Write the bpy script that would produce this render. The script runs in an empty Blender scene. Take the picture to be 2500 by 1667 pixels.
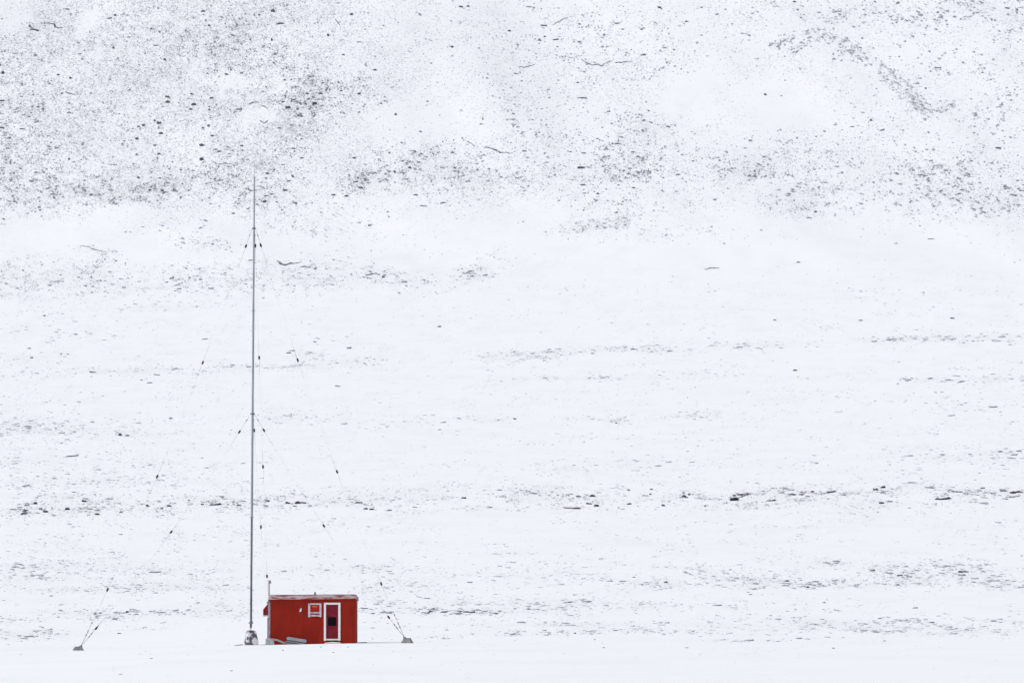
import bpy, bmesh, math, random
import numpy as np
from mathutils import Vector, Matrix

random.seed(4)
rng = np.random.default_rng(11)
scene = bpy.context.scene
COL = scene.collection

# ------------------------------------------------------------------ camera model
F = 200.0 / 36.0 * 2500.0          # focal length in photo pixels
CX, CY = 1250.0, 833.5
CAMZ = 2.6
HOR = 1458.0
TH = math.atan((HOR - CY) / F)
CT, ST = math.cos(TH), math.sin(TH)
D0 = 315.0                          # distance of the hut front
PXM = F / D0                        # photo pixels per metre there


def ray(px, py):
    a = (np.asarray(px, float) - CX) / F
    b = (CY - np.asarray(py, float)) / F
    return a, CT - ST * b, ST + CT * b


def at(px, py, Y):
    a, y, z = ray(px, py)
    return Vector((float(a / y * Y), Y, float(CAMZ + z / y * Y)))


def project(x, y, z):
    z = z - CAMZ
    depth = CT * y + ST * z
    up = -ST * y + CT * z
    return CX + F * x / depth, CY - F * up / depth


# ------------------------------------------------------------------ noise + terrain
def _hash(ix, iy, seed):
    n = (ix * 374761393 + iy * 668265263 + seed * 1442695041) & 0xFFFFFFFF
    n = ((n ^ (n >> 13)) * 1274126177) & 0xFFFFFFFF
    return ((n ^ (n >> 16)) & 0xFFFF) / 65535.0


def vnoise(x, y, seed=0):
    x = np.asarray(x, float); y = np.asarray(y, float)
    ix = np.floor(x).astype(np.int64); iy = np.floor(y).astype(np.int64)
    fx = x - ix; fy = y - iy
    fx = fx * fx * fx * (fx * (6 * fx - 15) + 10); fy = fy * fy * fy * (fy * (6 * fy - 15) + 10)
    a = _hash(ix, iy, seed); b = _hash(ix + 1, iy, seed)
    c = _hash(ix, iy + 1, seed); d = _hash(ix + 1, iy + 1, seed)
    return (a + (b - a) * fx) * (1 - fy) + (c + (d - c) * fx) * fy


def fbm(x, y, seed=0, octv=3):
    s = 0.0; amp = 0.5
    for o in range(octv):
        s = s + amp * (vnoise(x * 2 ** o, y * 2 ** o, seed + o * 17) - 0.5) * 2
        amp *= 0.5
    return s


PROF = [(-80, 0.9), (0, 0.9), (60, 0.25), (120, 0.0), (220, -0.05), (300, 0.0), (315, 0.0), (330, 0.03), (400, 0.6), (500, 2.4), (600, 5.0),
        (700, 9.0), (800, 14.0), (900, 19.6), (1000, 25.5), (1100, 32.0), (1200, 39.5), (1300, 48.0),
        (1400, 57.0), (1500, 67.5), (1600, 79.0), (1700, 92.0), (1800, 108.0), (1850, 120.0),
        (1900, 138.0), (1950, 161.0), (2000, 186.0), (2050, 212.0), (2200, 290.0), (2500, 415.0), (3000, 500.0), (3400, 520.0)]
_py = np.arange(-80, 3401, 5.0)
_ph = np.interp(_py, [p[0] for p in PROF], [p[1] for p in PROF])
_k = np.hanning(15); _k /= _k.sum()
_phs = np.convolve(np.pad(_ph, 7, mode='edge'), _k, mode='valid')
_w = np.clip((_py - 330) / 60, 0, 1)
_ph = _ph * (1 - _w) + _phs * _w
_lx = np.arange(-60, 60, 0.5)
_lh = np.interp(_lx, [-45, -24, -14.4, -8.6, -5.8, 4, 20, 60], [-0.55, -0.335, -0.025, 0.085, 0.11, 0.13, 0.0, 0.0])
_k2 = np.hanning(9); _k2 /= _k2.sum()
_lh = np.convolve(np.pad(_lh, 4, mode='edge'), _k2, mode='valid')


def H(x, y):
    x = np.asarray(x, float); y = np.asarray(y, float)
    h = np.interp(y, _py, _ph)
    h = h + np.interp(x, _lx, _lh) * np.clip((520 - y) / 180, 0, 1) * np.clip((y - 90) / 120, 0, 1)
    far = np.clip((y - 420) / 300, 0, 1)
    h = h + far * 0.13 * fbm(x / 34, y / 60, 3)
    h = h + far * 0.5 * fbm(x / 150, y / 220, 5, 2)
    st = np.clip((y - 1700) / 250, 0, 1)
    h = h + st * 5.0 * fbm(x / 85 + y / 300, y / 160, 9, 3)
    near = np.clip((300 - y) / 120, 0, 1)
    h = h + near * 0.05 * fbm(x / 14, y / 30, 21)
    return h


# pixel -> terrain lookup
GX = np.linspace(-1010, 3510, 453); GY = np.linspace(-20, 1687, 172)
_mx, _my = np.meshgrid(GX, GY)
_a, _b, _c = ray(_mx, _my)
_ys = np.concatenate([np.arange(100, 330, 3.0), np.arange(330, 2300, 4.0)])
HIT = np.full(_mx.shape, np.nan)
_prev = None
for Y in _ys:
    z = CAMZ + _c / _b * Y
    g = z - H(_a / _b * Y, np.full(_mx.shape, Y))
    if _prev is not None:
        m = np.isnan(HIT) & (g <= 0)
        t = _prev[1] / np.maximum(_prev[1] - g, 1e-9)
        HIT = np.where(m, _prev[0] + (Y - _prev[0]) * t, HIT)
    _prev = (Y, g)
HIT = np.where(np.isnan(HIT), 2250.0, HIT)


def ground(px, py):
    px = np.asarray(px, float); py = np.asarray(py, float)
    u = np.clip((px - GX[0]) / (GX[1] - GX[0]), 0, len(GX) - 1.001)
    v = np.clip((py - GY[0]) / (GY[1] - GY[0]), 0, len(GY) - 1.001)
    i = u.astype(int); j = v.astype(int); fu = u - i; fv = v - j
    Y = (HIT[j, i] * (1 - fu) + HIT[j, i + 1] * fu) * (1 - fv) + (HIT[j + 1, i] * (1 - fu) + HIT[j + 1, i + 1] * fu) * fv
    a, b, c = ray(px, py)
    X = a / b * Y
    return X, Y, H(X, Y)


# ------------------------------------------------------------------ materials
def new_mat(name):
    m = bpy.data.materials.new(name); m.use_nodes = True
    nt = m.node_tree
    return m, nt, nt.nodes['Principled BSDF']


def noise_mat(name, c1, c2, scale=8.0, rough=0.7, stretch=(1, 1, 1), lo=0.35, hi=0.65, bump=0.0, detail=5.0, metallic=0.0, bscale=None, spec=0.3):
    m, nt, b = new_mat(name)
    tc = nt.nodes.new('ShaderNodeTexCoord'); mp = nt.nodes.new('ShaderNodeMapping')
    mp.inputs['Scale'].default_value = stretch
    nz = nt.nodes.new('ShaderNodeTexNoise'); nz.inputs['Scale'].default_value = scale; nz.inputs['Detail'].default_value = detail
    cr = nt.nodes.new('ShaderNodeValToRGB')
    cr.color_ramp.elements[0].position = lo; cr.color_ramp.elements[1].position = hi
    cr.color_ramp.elements[0].color = (*c1, 1); cr.color_ramp.elements[1].color = (*c2, 1)
    nt.links.new(tc.outputs['Object'], mp.inputs['Vector']); nt.links.new(mp.outputs['Vector'], nz.inputs['Vector'])
    nt.links.new(nz.outputs['Fac'], cr.inputs['Fac']); nt.links.new(cr.outputs['Color'], b.inputs['Base Color'])
    b.inputs['Roughness'].default_value = rough; b.inputs['Metallic'].default_value = metallic
    b.inputs['Specular IOR Level'].default_value = spec
    if bump:
        n2 = nt.nodes.new('ShaderNodeTexNoise'); n2.inputs['Scale'].default_value = bscale or scale * 3
        n2.inputs['Detail'].default_value = 4
        nt.links.new(tc.outputs['Object'], n2.inputs['Vector'])
        bp = nt.nodes.new('ShaderNodeBump'); bp.inputs['Strength'].default_value = bump; bp.inputs['Distance'].default_value = 0.02
        nt.links.new(n2.outputs['Fac'], bp.inputs['Height']); nt.links.new(bp.outputs['Normal'], b.inputs['Normal'])
    return m


SNOW = (0.865, 0.883, 0.912)


def snow_mat():
    m, nt, b = new_mat('snow')
    tc = nt.nodes.new('ShaderNodeTexCoord')
    at_ = nt.nodes.new('ShaderNodeAttribute'); at_.attribute_name = 'bare'
    mp = nt.nodes.new('ShaderNodeMapping'); mp.inputs['Scale'].default_value = (1.0, 0.30, 0.6)
    n1 = nt.nodes.new('ShaderNodeTexNoise'); n1.inputs['Scale'].default_value = 1.9; n1.inputs['Detail'].default_value = 4; n1.inputs['Roughness'].default_value = 0.65
    nt.links.new(tc.outputs['Object'], mp.inputs['Vector']); nt.links.new(mp.outputs['Vector'], n1.inputs['Vector'])
    # thin snow over stony tundra: threshold falls where the ground is barer
    ad = nt.nodes.new('ShaderNodeMath'); ad.operation = 'MULTIPLY_ADD'; ad.inputs[1].default_value = 0.22
    nt.links.new(at_.outputs['Fac'], ad.inputs[0]); nt.links.new(n1.outputs['Fac'], ad.inputs[2])
    mr = nt.nodes.new('ShaderNodeMapRange'); mr.inputs['From Min'].default_value = 0.60; mr.inputs['From Max'].default_value = 0.82
    mr.inputs['To Max'].default_value = 0.08; mr.clamp = True
    nt.links.new(ad.outputs[0], mr.inputs['Value'])
    mx = nt.nodes.new('ShaderNodeMix'); mx.data_type = 'RGBA'
    mx.inputs['A'].default_value = (*SNOW, 1); mx.inputs['B'].default_value = (0.36, 0.36, 0.36, 1)
    nt.links.new(mr.outputs['Result'], mx.inputs['Factor'])
    mp4 = nt.nodes.new('ShaderNodeMapping'); mp4.inputs['Scale'].default_value = (0.11, 0.035, 0.1)
    n4 = nt.nodes.new('ShaderNodeTexNoise'); n4.inputs['Scale'].default_value = 1.0; n4.inputs['Detail'].default_value = 7; n4.inputs['Roughness'].default_value = 0.7
    nt.links.new(tc.outputs['Object'], mp4.inputs['Vector']); nt.links.new(mp4.outputs['Vector'], n4.inputs['Vector'])
    r4 = nt.nodes.new('ShaderNodeMapRange'); r4.inputs['From Min'].default_value = 0.47; r4.inputs['From Max'].default_value = 0.72; r4.inputs['To Max'].default_value = 0.11
    nt.links.new(n4.outputs['Fac'], r4.inputs['Value'])
    m4 = nt.nodes.new('ShaderNodeMix'); m4.data_type = 'RGBA'; m4.inputs['B'].default_value = (0.44, 0.455, 0.455, 1)
    nt.links.new(r4.outputs['Result'], m4.inputs['Factor']); nt.links.new(mx.outputs['Result'], m4.inputs['A'])
    # fine scree showing through the dusting on the steep slope
    ag = nt.nodes.new('ShaderNodeAttribute'); ag.attribute_name = 'grit'
    mp5 = nt.nodes.new('ShaderNodeMapping'); mp5.inputs['Scale'].default_value = (1.25, 0.8, 0.8)
    n5 = nt.nodes.new('ShaderNodeTexNoise'); n5.inputs['Scale'].default_value = 1.0; n5.inputs['Detail'].default_value = 3; n5.inputs['Roughness'].default_value = 0.6
    nt.links.new(tc.outputs['Object'], mp5.inputs['Vector']); nt.links.new(mp5.outputs['Vector'], n5.inputs['Vector'])
    a5 = nt.nodes.new('ShaderNodeMath'); a5.operation = 'MULTIPLY_ADD'; a5.inputs[1].default_value = 0.14
    nt.links.new(ag.outputs['Fac'], a5.inputs[0]); nt.links.new(n5.outputs['Fac'], a5.inputs[2])
    r5 = nt.nodes.new('ShaderNodeMapRange'); r5.inputs['From Min'].default_value = 0.615; r5.inputs['From Max'].default_value = 0.74; r5.inputs['To Max'].default_value = 0.44
    nt.links.new(a5.outputs[0], r5.inputs['Value'])
    g5 = nt.nodes.new('ShaderNodeMath'); g5.operation = 'MULTIPLY'; g5.use_clamp = True
    k5 = nt.nodes.new('ShaderNodeMath'); k5.operation = 'MULTIPLY'; k5.use_clamp = True; k5.inputs[1].default_value = 3.0
    nt.links.new(ag.outputs['Fac'], k5.inputs[0]); nt.links.new(k5.outputs[0], g5.inputs[1]); nt.links.new(r5.outputs['Result'], g5.inputs[0])
    m5 = nt.nodes.new('ShaderNodeMix'); m5.data_type = 'RGBA'; m5.inputs['B'].default_value = (0.17, 0.182, 0.24, 1)
    nt.links.new(g5.outputs[0], m5.inputs['Factor']); nt.links.new(m4.outputs['Result'], m5.inputs['A'])
    nt.links.new(m5.outputs['Result'], b.inputs['Base Color'])
    b.inputs['Roughness'].default_value = 0.85; b.inputs['Specular IOR Level'].default_value = 0.1
    n3 = nt.nodes.new('ShaderNodeTexNoise'); n3.inputs['Scale'].default_value = 0.5; n3.inputs['Detail'].default_value = 5
    mp3 = nt.nodes.new('ShaderNodeMapping'); mp3.inputs['Scale'].default_value = (0.5, 1.0, 1.0)
    nt.links.new(tc.outputs['Object'], mp3.inputs['Vector']); nt.links.new(mp3.outputs['Vector'], n3.inputs['Vector'])
    bp = nt.nodes.new('ShaderNodeBump'); bp.inputs['Strength'].default_value = 0.25; bp.inputs['Distance'].default_value = 0.12
    nt.links.new(n3.outputs['Fac'], bp.inputs['Height']); nt.links.new(bp.outputs['Normal'], b.inputs['Normal'])
    return m


def rock_mat():
    m, nt, b = new_mat('slate_rock')
    at_ = nt.nodes.new('ShaderNodeAttribute'); at_.attribute_name = 'tone'
    cr = nt.nodes.new('ShaderNodeValToRGB')
    e = cr.color_ramp.elements
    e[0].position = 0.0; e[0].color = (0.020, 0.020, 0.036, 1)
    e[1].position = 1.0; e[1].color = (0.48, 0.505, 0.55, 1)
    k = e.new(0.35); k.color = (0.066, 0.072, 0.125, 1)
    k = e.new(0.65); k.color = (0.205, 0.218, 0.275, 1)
    nt.links.new(at_.outputs['Fac'], cr.inputs['Fac'])
    # wind-packed snow lying on upward faces
    ge = nt.nodes.new('ShaderNodeNewGeometry'); sx = nt.nodes.new('ShaderNodeSeparateXYZ')
    nt.links.new(ge.outputs['Normal'], sx.inputs['Vector'])
    mr = nt.nodes.new('ShaderNodeMapRange'); mr.inputs['From Min'].default_value = 0.88; mr.inputs['From Max'].default_value = 0.99
    mr.inputs['To Max'].default_value = 0.9
    nt.links.new(sx.outputs['Z'], mr.inputs['Value'])
    mx = nt.nodes.new('ShaderNodeMix'); mx.data_type = 'RGBA'
    nt.links.new(mr.outputs['Result'], mx.inputs['Factor']); nt.links.new(cr.outputs['Color'], mx.inputs['A'])
    mx.inputs['B'].default_value = (*SNOW, 1)
    nt.links.new(mx.outputs['Result'], b.inputs['Base Color'])
    b.inputs['Roughness'].default_value = 0.9; b.inputs['Specular IOR Level'].default_value = 0.15
    return m


M_SNOW = snow_mat()
M_ROCK = rock_mat()
M_RED = noise_mat('red_paint', (0.205, 0.0105, 0.0055), (0.33, 0.0190, 0.0060), scale=26.0, rough=0.65, bump=0.25, bscale=60, detail=8, spec=0.04)
_nt = M_RED.node_tree
_b = _nt.nodes['Principled BSDF']; _src = _b.inputs['Base Color'].links[0].from_socket
_tc = _nt.nodes.new('ShaderNodeTexCoord'); _mp = _nt.nodes.new('ShaderNodeMapping'); _mp.inputs['Scale'].default_value = (1.6, 1.6, .55)
_n = _nt.nodes.new('ShaderNodeTexNoise'); _n.inputs['Scale'].default_value = 1.3; _n.inputs['Detail'].default_value = 6; _n.inputs['Roughness'].default_value = .65
_r = _nt.nodes.new('ShaderNodeMapRange'); _r.inputs['From Min'].default_value = .35; _r.inputs['From Max'].default_value = .65; _r.inputs['To Min'].default_value = .80; _r.inputs['To Max'].default_value = 1.10
_m = _nt.nodes.new('ShaderNodeMix'); _m.data_type = 'RGBA'; _m.blend_type = 'MULTIPLY'; _m.inputs['Factor'].default_value = 1
_nt.links.new(_tc.outputs['Object'], _mp.inputs['Vector']); _nt.links.new(_mp.outputs['Vector'], _n.inputs['Vector']); _nt.links.new(_n.outputs['Fac'], _r.inputs['Value'])
_nt.links.new(_src, _m.inputs['A']); _nt.links.new(_r.outputs['Result'], _m.inputs['B']); _nt.links.new(_m.outputs['Result'], _b.inputs['Base Color'])
M_FASCIA = noise_mat('weathered_fascia', (0.25, 0.07, 0.065), (0.52, 0.42, 0.44), scale=3.6, stretch=(0.6, 1, 3.0), lo=0.37, hi=0.56, rough=0.8)
M_MAROON = noise_mat('maroon_paint', (0.16, 0.009, 0.022), (0.21, 0.013, 0.025), scale=6, rough=0.6, spec=0.05)
M_WHITE = noise_mat('white_paint', (0.74, 0.74, 0.78), (0.84, 0.84, 0.86), scale=9, rough=0.5)
M_OLDWHITE = noise_mat('old_white_paint', (0.36, 0.25, 0.28), (0.58, 0.53, 0.57), scale=7, rough=0.6, lo=0.3, hi=0.5)
M_ORANGE = noise_mat('orange_red_panel', (0.33, 0.022, 0.012), (0.42, 0.03, 0.014), scale=10, rough=0.5, spec=0.05)
M_GLEAM = noise_mat('painted_gleam', (0.70, 0.24, 0.10), (0.80, 0.34, 0.16), scale=14, rough=0.4)  # colour of the painted highlight across the window panel
M_BLACK = noise_mat('black_glass', (0.001, 0.001, 0.002), (0.002, 0.002, 0.003), scale=4, rough=0.35, spec=0.02)
M_DARK = noise_mat('dark_metal', (0.012, 0.012, 0.016), (0.03, 0.03, 0.035), scale=20, rough=0.5)
M_MAUVE = noise_mat('faded_mauve_wood', (0.22, 0.165, 0.215), (0.38, 0.32, 0.385), scale=6, stretch=(1, 1, 0.5), rough=0.8)
M_POLE = noise_mat('weathered_pole', (0.12, 0.07, 0.09), (0.23, 0.17, 0.20), scale=6, rough=0.8)
M_MAST = noise_mat('galvanised_steel', (0.245, 0.29, 0.335), (0.31, 0.355, 0.40), scale=3, stretch=(1, 1, 0.3), rough=0.45, metallic=0.15)
M_MASTLOW = noise_mat('grey_green_steel', (0.10, 0.122, 0.148), (0.155, 0.175, 0.20), scale=3, stretch=(1, 1, 0.3), rough=0.45, metallic=0.15)
M_PORC = noise_mat('brown_black_porcelain', (0.012, 0.010, 0.016), (0.022, 0.018, 0.028), scale=20, rough=0.3)
M_WIRE = noise_mat('steel_wire', (0.16, 0.16, 0.18), (0.22, 0.22, 0.24), scale=10, rough=0.6)
M_CONC = noise_mat('concrete', (0.17, 0.18, 0.18), (0.27, 0.28, 0.27), scale=5, rough=0.9, bump=0.4)
M_CONCSNOW = noise_mat('snow_crusted_concrete', (0.10, 0.09, 0.12), (0.74, 0.76, 0.80), scale=3.4, rough=0.9, lo=0.47, hi=0.55, bump=0.4, detail=8)
M_PALECONC = noise_mat('frosted_concrete', (0.22, 0.24, 0.25), (0.44, 0.46, 0.48), scale=6, rough=0.9, lo=0.35, hi=0.6, bump=0.3)
M_GREYPL = noise_mat('pale_grey_plastic', (0.24, 0.25, 0.27), (0.34, 0.35, 0.37), scale=5, rough=0.45)
M_SLAT = noise_mat('dark_grey_slat', (0.035, 0.035, 0.055), (0.075, 0.075, 0.105), scale=8, rough=0.6)
M_WOOD = noise_mat('dark_wet_wood', (0.06, 0.055, 0.065), (0.12, 0.11, 0.12), scale=8, rough=0.8)


# ------------------------------------------------------------------ mesh helpers
class MB:
    def __init__(s):
        s.v = []; s.f = []

    def box(s, x0, x1, y0, y1, z0, z1):
        o = len(s.v)
        s.v += [(x0, y0, z0), (x1, y0, z0), (x1, y1, z0), (x0, y1, z0), (x0, y0, z1), (x1, y0, z1), (x1, y1, z1), (x0, y1, z1)]
        s.f += [tuple(o + i for i in q) for q in ((0, 3, 2, 1), (4, 5, 6, 7), (0, 1, 5, 4), (1, 2, 6, 5), (2, 3, 7, 6), (3, 0, 4, 7))]
        return s

    def prism(s, poly, y0, y1):
        """polygon in x,z extruded along y"""
        o = len(s.v); n = len(poly)
        s.v += [(x, y0, z) for x, z in poly] + [(x, y1, z) for x, z in poly]
        s.f.append(tuple(o + i for i in range(n))); s.f.append(tuple(o + n + i for i in reversed(range(n))))
        for i in range(n):
            j = (i + 1) % n
            s.f.append((o + i, o + n + i, o + n + j, o + j))
        return s

    def tube(s, pts, rad, n=10, cap=True):
        pts = [Vector(p) for p in pts]
        rads = rad if isinstance(rad, (list, tuple)) else [rad] * len(pts)
        o = len(s.v)
        for i, p in enumerate(pts):
            d = (pts[min(i + 1, len(pts) - 1)] - pts[max(i - 1, 0)]).normalized()
            q = d.to_track_quat('Z', 'Y')
            for k in range(n):
                a = 2 * math.pi * k / n
                s.v.append(tuple(p + q @ Vector((math.cos(a) * rads[i], math.sin(a) * rads[i], 0))))
        for i in range(len(pts) - 1):
            for k in range(n):
                a = o + i * n + k; b = o + i * n + (k + 1) % n
                s.f.append((a, b, b + n, a + n))
        if cap:
            s.f.append(tuple(o + k for k in reversed(range(n))))
            e = o + (len(pts) - 1) * n
            s.f.append(tuple(e + k for k in range(n)))
        return s

    def lathe(s, prof, n=16, base=(0, 0, 0), axis=None):
        """prof: (r, z) pairs, revolved about z (or axis) at base"""
        q = Vector(axis).normalized().to_track_quat('Z', 'Y') if axis is not None else None
        o = len(s.v); b = Vector(base)
        for r, z in prof:
            for k in range(n):
                a = 2 * math.pi * k / n
                v = Vector((math.cos(a) * r, math.sin(a) * r, z))
                s.v.append(tuple(b + (q @ v if q else v)))
        for i in range(len(prof) - 1):
            for k in range(n):
                a = o + i * n + k; c = o + i * n + (k + 1) % n
                s.f.append((a, c, c + n, a + n))
        s.f.append(tuple(o + k for k in reversed(range(n))))
        e = o + (len(prof) - 1) * n
        s.f.append(tuple(e + k for k in range(n)))
        return s

    def torus(s, c, axis, R, r, n=16, m=8, sz=1.0):
        q = Vector(axis).normalized().to_track_quat('Z', 'Y')
        o = len(s.v); c = Vector(c)
        for i in range(n):
            a = 2 * math.pi * i / n
            for j in range(m):
                b = 2 * math.pi * j / m
                v = Vector(((R + r * math.cos(b)) * math.cos(a), (R + r * math.cos(b)) * math.sin(a) * sz, r * math.sin(b)))
                s.v.append(tuple(c + q @ v))
        for i in range(n):
            for j in range(m):
                s.f.append((o + i * m + j, o + ((i + 1) % n) * m + j, o + ((i + 1) % n) * m + (j + 1) % m, o + i * m + (j + 1) % m))
        return s

    def build(s, name, mat, parent=None, bevel=0.0, smooth=False, loc=None):
        me = bpy.data.meshes.new(name)
        me.from_pydata(s.v, [], s.f); me.validate()
        bm = bmesh.new(); bm.from_mesh(me)
        bmesh.ops.recalc_face_normals(bm, faces=bm.faces)
        bm.to_mesh(me); bm.free()
        me.materials.append(mat)
        if smooth:
            me.polygons.foreach_set('use_smooth', [True] * len(me.polygons))
            try:
                me.set_sharp_from_angle(angle=math.radians(40))
            except Exception:
                pass
        o = bpy.data.objects.new(name, me); COL.objects.link(o)
        if parent is not None:
            o.parent = parent
        if loc is not None:
            o.location = loc
        if bevel:
            b = o.modifiers.new('bevel', 'BEVEL'); b.width = bevel; b.segments = 2; b.limit_method = 'ANGLE'
        return o


def empty(name, loc, rz=0.0):
    o = bpy.data.objects.new(name, None); COL.objects.link(o)
    o.location = loc; o.rotation_euler = (0, 0, rz); o.empty_display_size = 0.3
    return o


def tag(o, label=None, cat=None, group=None, kind=None):
    if label: o['label'] = label
    if cat: o['category'] = cat
    if group: o['group'] = group
    if kind: o['kind'] = kind
    return o


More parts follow.
